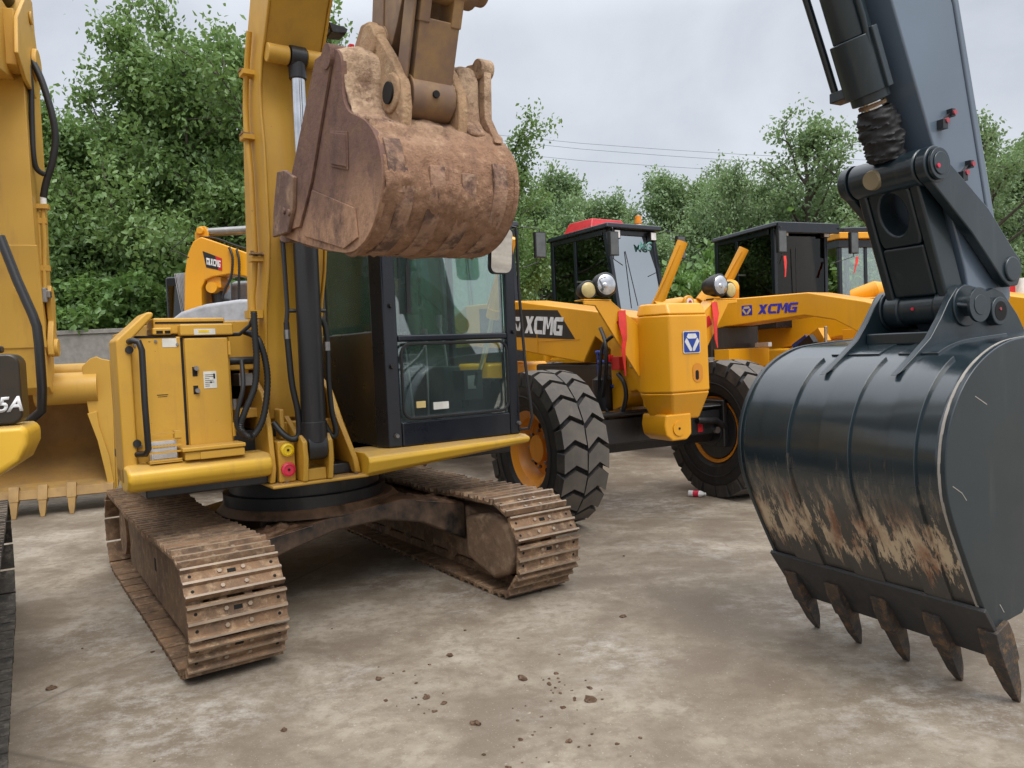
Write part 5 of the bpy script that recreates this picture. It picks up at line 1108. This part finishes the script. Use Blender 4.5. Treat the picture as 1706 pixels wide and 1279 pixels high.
# ------------------------------------------------------------ ground
def ground_mat():
    m, nt, b = newmat('stained_concrete'); L = nt.links
    big = tex(nt, .40, 8, .62, 'World', (1, 1.1, 1), .6); mid = tex(nt, 1.5, 10, .70, 'World', (1, 1.1, 1), .3); fine = tex(nt, 14, 8, .7, 'World'); grit = tex(nt, 110, 3, .6, 'World')
    c = mix(nt, ramp(nt, big, [(.38, 0.), (.58, 1.)]), (.155, .123, .088), (.30, .255, .195))
    c = mix(nt, ramp(nt, mid, [(.40, .75), (.56, 0.)]), c, (.145, .112, .082))
    c = mix(nt, ramp(nt, mid, [(.54, 0.), (.68, .6)]), c, (.39, .345, .285))
    c = mix(nt, ramp(nt, fine, [(.38, .5), (.52, 0.)]), c, (.15, .115, .082))
    sc2 = tex(nt, 7, 10, .8, 'World', (1, 1.2, 1)); pat = tex(nt, .7, 3, .5, 'World')
    f = math_n(nt, 'MULTIPLY', ramp(nt, sc2, [(.46, 0.), (.64, .75)]), ramp(nt, pat, [(.48, 0.), (.62, 1.)]))
    c = mix(nt, f, c, (.43, .40, .355))
    c = mix(nt, ramp(nt, tex(nt, 38, 3, .6, 'World'), [(.66, 0.), (.70, .45)]), c, (.42, .38, .33))
    c = mix(nt, ramp(nt, grit, [(.64, 0.), (.68, .55)]), c, (.42, .39, .35))
    c = mix(nt, ramp(nt, grit, [(.28, .6), (.33, 0.)]), c, (.09, .07, .05))
    g = nd(nt, 'ShaderNodeNewGeometry'); mp = nd(nt, 'ShaderNodeMapping'); mp.inputs['Rotation'].default_value = (0, 0, .35); mp.inputs['Location'].default_value = (1.3, .2, 0); L.new(g.outputs['Position'], mp.inputs[0])
    sp = nd(nt, 'ShaderNodeSeparateXYZ'); L.new(mp.outputs[0], sp.inputs[0])
    jn = None
    for o, per in ((0, 4.5), (1, 5.0)):
        a = math_n(nt, 'ABSOLUTE', math_n(nt, 'SUBTRACT', math_n(nt, 'FRACT', math_n(nt, 'ADD', math_n(nt, 'DIVIDE', sp.outputs[o], per), math_n(nt, 'MULTIPLY', math_n(nt, 'SUBTRACT', fine, .5), .004))), .5))
        j = ramp(nt, a, [(.0016, 1.), (.0035, 0.)])
        jn = j if jn is None else math_n(nt, 'MAXIMUM', jn, j)
    c = mix(nt, math_n(nt, 'MULTIPLY', jn, ramp(nt, mid, [(.38, .15), (.6, .75)])), c, (.10, .082, .062))
    v = nd(nt, 'ShaderNodeTexVoronoi'); v.feature = 'DISTANCE_TO_EDGE'; v.inputs['Scale'].default_value = .38
    ad = nd(nt, 'ShaderNodeVectorMath'); ad.operation = 'ADD'; nv = nd(nt, 'ShaderNodeTexNoise'); nv.inputs['Scale'].default_value = 2.5; nv.inputs['Detail'].default_value = 5
    L.new(g.outputs['Position'], nv.inputs['Vector']); L.new(g.outputs['Position'], ad.inputs[0]); L.new(nv.outputs['Color'], ad.inputs[1]); L.new(ad.outputs[0], v.inputs['Vector'])
    cr = math_n(nt, 'MULTIPLY', ramp(nt, v.outputs['Distance'], [(.002, 1.), (.006, 0.)]), ramp(nt, big, [(.48, 0.), (.56, .8)]))
    c = mix(nt, math_n(nt, 'MULTIPLY', cr, .45), c, (.13, .105, .08))
    L.new(c, b.inputs['Base Color'])
    L.new(ramp(nt, mid, [(.35, .55), (.6, .9)]), b.inputs['Roughness']); b.inputs['Specular IOR Level'].default_value = .3
    h = math_n(nt, 'ADD', math_n(nt, 'MULTIPLY', fine, .5), math_n(nt, 'ADD', math_n(nt, 'MULTIPLY', grit, .15), math_n(nt, 'MULTIPLY', math_n(nt, 'ADD', cr, jn), -.3)))
    bump(nt, b, h, .22, .02)
    return m
m = MB(); m.add([(-300, -60, 0), (300, -60, 0), (300, 500, 0), (-300, 500, 0)], [(0, 1, 2, 3)])
tag(m.build('concrete_ground', ground_mat()), kind='structure')
# clods
def clod_mesh(seed, s):
    bm = bmesh.new(); bmesh.ops.create_icosphere(bm, subdivisions=2, radius=1)
    for v in bm.verts:
        n = v.co.copy(); k = 1+.5*noise.fractal(n*1.3+Vector((seed*7.1, 0, 0)), 1, 2, 3); v.co = Vector((n.x*k, n.y*k, max(n.z*k*.55, -.25)))*s
    me = bpy.data.meshes.new('dirt_clod'); bm.to_mesh(me); bm.free(); me.materials.append(M['clod']); return me
M['clod'] = muddy('clod_soil', (.07, .042, .025), (.13, .078, .05), (.2, .13, .09), 14, .4, .6, .95, .6)
cms = [clod_mesh(i, 1) for i in range(6)]
spots = []
def cl(x, y, s): spots.append((x, y, s))
for (cx, cy, n, sp) in ((.17, 3.75, 16, .10), (-.47, 3.60, 12, .09), (-.66, 3.9, 8, .09), (.30, 3.05, 9, .10), (.06, 3.12, 14, .16), (.12, 3.5, 14, .18), (-.5, 4.1, 6, .3), (.6, 4.6, 4, .4), (-1.35, 3.2, 3, .2), (-2.2, 4.2, 4, .5), (.6, 6.1, 3, .3)):
    for k in range(n): cl(cx+rnd.gauss(0, sp), cy+rnd.gauss(0, sp), rnd.choice((.003, .004, .005, .007, .011)) if k else rnd.uniform(.014, .022))
for x, y, s in spots:
    o = bpy.data.objects.new('dirt_clod', rnd.choice(cms)); C.objects.link(o); o.location = (x, y, s*.2); o.scale = (s*rnd.uniform(.8, 1.8), s*rnd.uniform(.8, 1.4), s); o.rotation_euler = (0, 0, rnd.uniform(0, 6.3))
    tag(o, 'small brown clod of soil lying on the stained concrete', 'dirt clod', 'dirt clods scattered on the concrete')
# bottle
bt = thing('plastic_bottle', 'small plastic bottle with a red label lying on the concrete by the far grader wheel', 'bottle', (1.93, 8.2, .035), -.5)
m = MB(); m.mat('white').tube([(-.085, 0, 0), (-.08, 0, 0), (.05, 0, 0), (.075, 0, 0), (.085, 0, 0)], [.02, .034, .034, .022, .014], 18); m.build('bottle_body', None, bt, smooth=40)
m = MB(); m.tube([(-.03, 0, 0), (.03, 0, 0)], .0348, 18); m.build('bottle_label', 'pink', bt)
m = MB(); m.cyl((.085, 0, 0), (.105, 0, 0), .016, seg=14); m.build('bottle_cap', 'white', bt)
# wall
M['wallc'] = plain('old_concrete_wall', (.27, .255, .23), .9)
m = MB(); m.box(-30, -2.0, 14.0, 14.25, 0, 2.28); m.box(-30, -2, 13.97, 14.28, 2.281, 2.36)
tag(m.build('concrete_wall', 'wallc', None, .01), 'low grey concrete wall below the leafy trees on the left', 'wall')
# right-hand background
bg_ = thing('warehouse', 'pale grey warehouse with a flat dark roof edge behind the trees at the right edge', 'building', (31.5, 44, 0), -.1)
m = MB(); m.box(-3, 14, 0, 10, 0, 8.0); m.build('wall', 'bldg', bg_, .02)
m = MB(); m.box(-3.3, 14.3, -.4, 10.3, 8.002, 8.6); m.build('roof', 'cab_inside', bg_, .02)
m = MB(); m.box(-1, .2, -.03, -.002, 4.5, 6.0); m.build('window', 'glass_dark', bg_)
sh = thing('market_shelter', 'grey site hut under a blue and white striped tarpaulin at the right edge', 'shelter', (16.6, 24, 0), -.1)
m = MB(); m.box(-1.2, 4, 0, 3, 0, 3.40); m.build('wall', 'bldg', sh, .02)
m = MB()
for k in range(8):
    m.mat('blue_tarp' if k % 2 == 0 else 'white'); m.add([(-1.4, -.3+k*.42, 3.45+.09*k), (4.2, -.3+k*.42, 3.42+.09*k), (4.2, -.3+(k+1)*.42, 3.42+.09*(k+1)), (-1.4, -.3+(k+1)*.42, 3.45+.09*(k+1))], [(0, 1, 2, 3)])
m.mat('blue_tarp').box(-1.4, 4.2, -.33, -.30, 3.25, 3.45); m.build('tarpaulin', None, sh)
gy = thing('wheel_loader', 'yellow machine body partly hidden behind the slate arm at the right edge', 'wheel loader', (10.2, 14.5, 0), -.3)
m = MB(); m.side([(-.2, .9), (.9, .9), (1.0, 1.4), (.95, 2.15), (.2, 2.28), (-2.6, 2.3), (-2.6, .9)], -.9, .9); m.build('body', 'orange', gy, .08, seg=3)
m = MB(); m.lfh(-.8, .8, -2.4, -1.0, 2.31, 2.6); m.cyl((.2, -.1, 2.25), (.2, -.1, 2.5), .1, seg=16); m.build('engine_cover', 'red', gy, .05)
m = MB(); m.cyl((-.6, -.4, 2.27), (-.6, -.4, 2.60), .09, seg=16); m.build('exhaust', 'white', gy)
for l, f in ((-1.0, .2), (1.0, .2), (-1.0, -2.0), (1.0, -2.0)): add_wheel(gy, l, f, 1 if l > 0 else -1)

# ------------------------------------------------------------ trees
def leaf_mat(name, c1, c2, c3):
    m = bpy.data.materials.new(name); m.use_nodes = True; nt = m.node_tree; nt.nodes.clear(); L = nt.links
    n = tex(nt, .9, 4, .6, 'World'); n2 = tex(nt, 9, 2, .5, 'World')
    c = mix(nt, ramp(nt, n, [(.34, 0.), (.66, 1.)]), c1, c2); c = mix(nt, ramp(nt, n2, [(.45, 0.), (.75, .8)]), c, c3)
    d = nd(nt, 'ShaderNodeBsdfDiffuse'); t = nd(nt, 'ShaderNodeBsdfTranslucent'); g = nd(nt, 'ShaderNodeBsdfGlossy'); g.inputs['Roughness'].default_value = .42; g.inputs[0].default_value = (.5, .55, .5, 1)
    L.new(c, d.inputs[0]); L.new(mix(nt, .35, c, (.16, .24, .03)), t.inputs[0])
    a = nd(nt, 'ShaderNodeMixShader'); a.inputs[0].default_value = .45; L.new(d.outputs[0], a.inputs[1]); L.new(t.outputs[0], a.inputs[2])
    e = nd(nt, 'ShaderNodeMixShader'); e.inputs[0].default_value = .06; L.new(a.outputs[0], e.inputs[1]); L.new(g.outputs[0], e.inputs[2])
    o = nd(nt, 'ShaderNodeOutputMaterial'); L.new(e.outputs[0], o.inputs[0]); return m
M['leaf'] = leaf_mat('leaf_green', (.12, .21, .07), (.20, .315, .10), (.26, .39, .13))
M['leaf_far'] = leaf_mat('leaf_green_hazed', (.16, .25, .12), (.25, .35, .165), (.31, .42, .21))  # paler greens put the distance haze into the leaf colour
M['leaf_fresh'] = leaf_mat('leaf_fresh', (.115, .22, .06), (.185, .31, .085), (.24, .38, .12))
M['bark'] = plain('bark', (.10, .085, .065), .9)
def leaves_mesh(name, centers, per, spread, size, rs, mat, droop=.5):
    """thousands of small folded leaves round twig points"""
    c = np.repeat(np.asarray(centers), per, 0); n = len(c)
    pos = c+rs.normal(0, 1, (n, 3))*spread
    d = rs.normal(0, 1, (n, 3)); d[:, 2] -= droop; d /= np.linalg.norm(d, axis=1)[:, None]
    u = rs.normal(0, 1, (n, 3)); u[:, 2] += .8; s = np.cross(d, u); s /= np.linalg.norm(s, axis=1)[:, None]+1e-9
    up = np.cross(s, d); sz = size*rs.uniform(.6, 1.25, n)[:, None]
    v = np.empty((n, 6, 3))
    v[:, 0] = pos; v[:, 1] = pos+d*sz*.45+s*sz*.30+up*sz*.08; v[:, 2] = pos+d*sz*.9+s*sz*.12; v[:, 3] = pos+d*sz*1.05
    v[:, 4] = pos+d*sz*.9-s*sz*.12; v[:, 5] = pos+d*sz*.45-s*sz*.30+up*sz*.08
    me = bpy.data.meshes.new(name); me.vertices.add(n*6); me.vertices.foreach_set('co', v.reshape(-1))
    me.loops.add(n*8); me.polygons.add(n*2)
    b = np.arange(n)[:, None]*6
    idx = np.concatenate([b+np.array([[0, 1, 2, 3]]), b+np.array([[0, 3, 4, 5]])], 1).reshape(-1)
    me.loops.foreach_set('vertex_index', idx); me.polygons.foreach_set('loop_start', np.arange(n*2)*4)
    me.update(calc_edges=True); me.validate(); me.materials.append(M[mat]); return me
def tree_meshes(seed, H, rad, base, limbs, per, size, mat, open_=.0, spread=.16, subs=7):
    r = random.Random(seed); rs = np.random.RandomState(seed); mb = MB(); pts = []
    tr = [Vector((0, 0, 0))]
    for k in range(1, 8): tr.append(Vector((r.gauss(0, .04*H/8)*k*.4, r.gauss(0, .04*H/8)*k*.4, H*.88*k/7)))
    mb.tube(tr, [.022*H*(1-.125*k) for k in range(8)], 10)
    for i in range(limbs):
        t = base+(1-base)*(i+.5)/limbs; z = t*7*.98; k = min(int(z), 6); p = tr[k].lerp(tr[k+1], z-k)
        a = i*2.4+r.uniform(-.5, .5); prof = math.sin(PI*min(1, (t-base+.10)/(1.12-base)))**.6
        ln = rad*(.35+.75*prof)*r.uniform(.70, 1.2)*(1 if t < .9 else .7); el = .15+.9*t+r.uniform(-.15, .25)
        d = Vector((math.cos(a)*math.cos(el), math.sin(a)*math.cos(el), math.sin(el))); lp = [p]
        for s in range(1, 6):
            d = (d+Vector((r.gauss(0, .13), r.gauss(0, .13), .05+r.gauss(0, .08)))).normalized(); lp.append(lp[-1]+d*ln/5)
        mb.tube(lp, [.011*H*(1-t*.6)*(1-.17*s) for s in range(6)], 6)
        for j in range(subs):
            q = r.uniform(.25, 1)*4.99; kk = int(q); b0 = lp[kk].lerp(lp[kk+1], q-kk)
            dd = (d+Vector((r.gauss(0, .75), r.gauss(0, .75), r.gauss(0, .5)))).normalized(); sl = ln*r.uniform(.22, .5); sp = [b0]
            for s in range(1, 4):
                dd = (dd+Vector((r.gauss(0, .2), r.gauss(0, .2), -.03+r.gauss(0, .15)))).normalized(); sp.append(sp[-1]+dd*sl/3)
            mb.tube(sp, [.0035*H*(1-.28*s)*.7 for s in range(4)], 4)
            for s in range(9): 
                if r.random() < open_: continue
                z2 = s/8*2.99; k2 = int(z2); pts.append(sp[k2].lerp(sp[k2+1], z2-k2)[:])
        for s in range(5): pts.append(lp[-1].lerp(lp[-2], s/5)[:])
    tm = MB(); o = mb.build('trunk', 'bark', None, smooth=60); trunk = o.data; bpy.data.objects.remove(o)
    return trunk, leaves_mesh('crown', pts, per, spread, size, rs, mat)
T = {}
T['a'] = tree_meshes(3, 8., 2.9, .16, 30, 26, .115, 'leaf', .16, .16, 8)
T['b'] = tree_meshes(11, 7., 2.5, .24, 28, 26, .115, 'leaf', .14, .17, 8)
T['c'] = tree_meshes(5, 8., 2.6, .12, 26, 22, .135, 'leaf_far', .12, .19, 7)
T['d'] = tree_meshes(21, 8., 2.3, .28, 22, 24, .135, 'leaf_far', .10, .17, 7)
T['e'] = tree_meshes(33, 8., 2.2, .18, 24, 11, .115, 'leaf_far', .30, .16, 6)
T['s'] = tree_meshes(41, 2.4, 1.6, .10, 20, 16, .18, 'leaf_fresh', .08, .14, 7)
TH0 = {k: float(np.percentile([q.co.z for q in v[1].vertices], 99.6)) for k, v in T.items()}
def tree(kind, x, y, h, rz, label, group, wide=1., name='tree', cat='tree', z=0):
    tr, cr = T[kind]; t = thing(name, label, cat, (x, y, z), rz, group); s = h/TH0[kind]
    t.scale = (s*wide, s*wide, s)
    for nm, me in (('trunk', tr), ('crown', cr)):
        o = bpy.data.objects.new(nm, me); C.objects.link(o); o.parent = t
    return t
def tx(px, Y): return (px-853)/1280*Y
TL = 'broadleaf trees behind the wall on the left'; TR = 'trees across the yard on the right'
for kind, px, Y, h, rz, lb in (
    ('a', 315, 17.0, 9.0, .3, 'tallest leafy tree on the left, rising between the two yellow excavator arms'),
    ('b', 130, 17.5, 7.6, 1.9, 'rounded leafy tree just right of the sandy yellow arm at the left edge'),
    ('a', 535, 16.5, 9.0, 4.0, 'leafy tree whose top shows between the yellow boom and the raised bucket'),
    ('b', 215, 17.5, 7.0, 5.1, 'leafy tree at the back of the left clump, beside the tallest one'),
    ('b', 400, 17.2, 7.2, .9, 'bushy tree directly behind the yellow boom'),
    ('a', 690, 18.0, 7.0, 2.2, 'leafy tree hidden mostly by the raised muddy bucket'),
    ('b', -20, 18.0, 7.0, 3.0, 'leafy tree behind the sandy yellow arm at the left edge'),
    ('a', 790, 15.5, 6.3, 1.2, 'leafy tree whose branch tips stick out right of the muddy bucket')):
    tree(kind, tx(px, Y), Y, h, rz, lb, TL)
for kind, px, Y, h, rz, w, lb in (
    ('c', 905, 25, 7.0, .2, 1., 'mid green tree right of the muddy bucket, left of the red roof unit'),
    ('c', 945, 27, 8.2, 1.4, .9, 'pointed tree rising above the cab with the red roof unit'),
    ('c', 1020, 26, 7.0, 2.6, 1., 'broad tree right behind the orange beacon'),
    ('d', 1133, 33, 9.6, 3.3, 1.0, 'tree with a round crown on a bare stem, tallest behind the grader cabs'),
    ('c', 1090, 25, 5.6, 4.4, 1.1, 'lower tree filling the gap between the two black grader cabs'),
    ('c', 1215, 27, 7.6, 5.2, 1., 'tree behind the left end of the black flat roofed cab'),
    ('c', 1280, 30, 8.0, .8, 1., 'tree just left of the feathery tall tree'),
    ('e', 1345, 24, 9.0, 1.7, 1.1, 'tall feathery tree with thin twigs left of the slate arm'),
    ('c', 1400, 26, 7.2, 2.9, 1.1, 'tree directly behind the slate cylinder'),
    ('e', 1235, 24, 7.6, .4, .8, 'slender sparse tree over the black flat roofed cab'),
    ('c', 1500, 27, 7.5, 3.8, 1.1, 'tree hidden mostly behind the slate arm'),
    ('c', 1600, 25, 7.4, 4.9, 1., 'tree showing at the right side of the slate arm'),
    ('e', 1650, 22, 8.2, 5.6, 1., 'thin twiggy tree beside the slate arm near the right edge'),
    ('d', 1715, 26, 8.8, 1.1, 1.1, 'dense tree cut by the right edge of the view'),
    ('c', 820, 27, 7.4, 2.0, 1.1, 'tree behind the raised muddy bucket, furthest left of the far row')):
    tree(kind, tx(px, Y), Y, h*.94, rz, lb, TR, w)
SH = 'bushes along the yard edge'
for px, Y, h, rz, z, lb in (
    (105, 15.6, 1.9, .3, 1.0, 'bright bush hanging over the wall next to the sandy yellow arm'), (190, 15.8, 2.1, 1.5, 1.1, 'bright bush drooping over the middle of the wall'), (255, 15.6, 2.4, 2.5, 1.2, 'bright bush above the right end of the wall'),
    (330, 15.7, 2.6, 4.0, 1.0, 'bright bush behind the wrapped cab of the small excavator'), (60, 16.0, 2.6, 5.0, 1., 'bush behind the sandy yellow arm'), (590, 15.5, 2.4, 2., .8, 'bush seen through the green cab glass'), (700, 15.8, 2.3, 3., .8, 'bush behind the black cab of the yellow excavator'),
    (880, 20, 2.6, 3.4, 0, 'bush low behind the lift post of the nearest grader'), (1140, 20, 3.4, .7, 0, 'bright bush between the two black grader cabs'), (1180, 21, 3.6, 2.2, 0, 'bush left of the black flat roofed cab'),
    (1300, 22, 4.6, 4.4, 0, 'fresh green bush above the black flat roofed cab'), (1440, 22, 3.8, 5.5, 0, 'bush above the distant yellow roof edge'), (1660, 22, 3.6, 1.8, 0, 'bush right of the slate arm')):
    tree('s', tx(px, Y), Y, h, rz, lb, SH, 1.05 if h < 3 else .9, 'bush', 'bush', z)
rs = np.random.RandomState(9); n = 5200
u = rs.uniform(-1, 1, n); cx = u*62+6; cy = 40-8*np.abs(u)+rs.uniform(-3, 3, n); top = 5.6+1.6*np.sin(cx*.5)+1.0*np.sin(cx*1.3+1)
cz = rs.uniform(0, 1, n)**.8*top
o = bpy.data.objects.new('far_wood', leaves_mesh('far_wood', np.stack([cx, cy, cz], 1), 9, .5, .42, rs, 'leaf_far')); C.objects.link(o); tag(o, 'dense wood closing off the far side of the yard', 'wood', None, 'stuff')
rs = np.random.RandomState(19); n = 2600
cx = rs.uniform(-22, -.5, n); cy = 19+rs.uniform(-1, 1.5, n); cz = rs.uniform(0, 1, n)**.8*(4.6+.8*np.sin(cx*1.1))
o = bpy.data.objects.new('undergrowth', leaves_mesh('undergrowth', np.stack([cx, cy, cz], 1), 10, .35, .24, rs, 'leaf')); C.objects.link(o); tag(o, 'dark undergrowth behind the trees on the left', 'undergrowth', None, 'stuff')
# power lines
M['wire'] = plain('wire', (.16, .17, .19), .6)
for k, (z0, z1) in enumerate(((17.6, 15.4), (17.2, 14.9), (16.3, 14.2))):
    m = MB(); m.tube([(-60+i*6, 60-i*.2, 24.4+(z0-24.4)*i*6/61 if i <= 10 else z0+(z1-z0)*(i-10)/4-.6*math.sin(PI*min(1, (i-10)/8))) for i in range(0, 20)], .014, 5)
    tag(m.build('power_line', 'wire'), ('highest', 'middle', 'lowest')[k]+' of the three thin wires crossing the grey sky', 'power line', 'power lines')

# ------------------------------------------------------------ sky, sun, camera
w = bpy.data.worlds.new('World'); sc.world = w; w.use_nodes = True; nt = w.node_tree; L = nt.links
bgn = nt.nodes['Background']; SKY = .1
sky = nd(nt, 'ShaderNodeTexSky'); sky.sky_type = 'NISHITA'; sky.sun_disc = False; sky.sun_elevation = R(55); sky.sun_rotation = R(150); sky.air_density = 1.2; sky.dust_density = 3
tc = nd(nt, 'ShaderNodeTexCoord'); mp = nd(nt, 'ShaderNodeMapping'); mp.inputs['Scale'].default_value = (1, 1, 1.5); L.new(tc.outputs['Generated'], mp.inputs[0])
def cn(sc_, det, dist=0., ro=.55):
    n = nd(nt, 'ShaderNodeTexNoise'); n.inputs['Scale'].default_value = sc_; n.inputs['Detail'].default_value = det; n.inputs['Roughness'].default_value = ro; n.inputs['Distortion'].default_value = dist; L.new(mp.outputs[0], n.inputs['Vector']); return n.outputs['Fac']
c1 = cn(2.2, 7, .4); c2 = cn(5.5, 6, .3)
cc = mix(nt, ramp(nt, c1, [(.36, 0.), (.66, 1.)]), (3.7, 3.95, 4.4), (5.2, 5.4, 5.75))
cc = mix(nt, ramp(nt, c2, [(.45, 0.), (.75, .35)]), cc, (5.7, 5.9, 6.2))
spz = nd(nt, 'ShaderNodeSeparateXYZ'); L.new(tc.outputs['Generated'], spz.inputs[0])
cc = mix(nt, ramp(nt, spz.outputs[2], [(.38, 0.), (.85, 1.)]), cc, mix(nt, 1.0, cc, (3.3, 3.25, 3.15), 'MULTIPLY'))
fin = mix(nt, .88, sky.outputs[0], cc)
L.new(fin, bgn.inputs[0]); bgn.inputs[1].default_value = SKY
sd = bpy.data.lights.new('sun', 'SUN'); sd.energy = 1.4; sd.angle = R(30); sd.color = (1, .97, .92)
so_ = bpy.data.objects.new('sun', sd); C.objects.link(so_); so_.rotation_euler = (R(35), 0, R(30))
cd_ = bpy.data.cameras.new('camera'); cam = bpy.data.objects.new('camera', cd_); C.objects.link(cam); sc.camera = cam
cd_.sensor_width = 36; cd_.lens = 36*1280/1706; cd_.clip_end = 2000; cd_.clip_start = .05
cam.matrix_world = Matrix.Translation((0, 0, 1.65)) @ Matrix.Rotation(R(90)-.043, 4, 'X') @ Matrix.Rotation(-.042, 4, 'Z')
sc.view_settings.view_transform = 'Standard'; sc.view_settings.look = 'None'; sc.view_settings.exposure = .66; sc.view_settings.gamma = 1
sc.cycles.transparent_max_bounces = 16; sc.cycles.max_bounces = 8
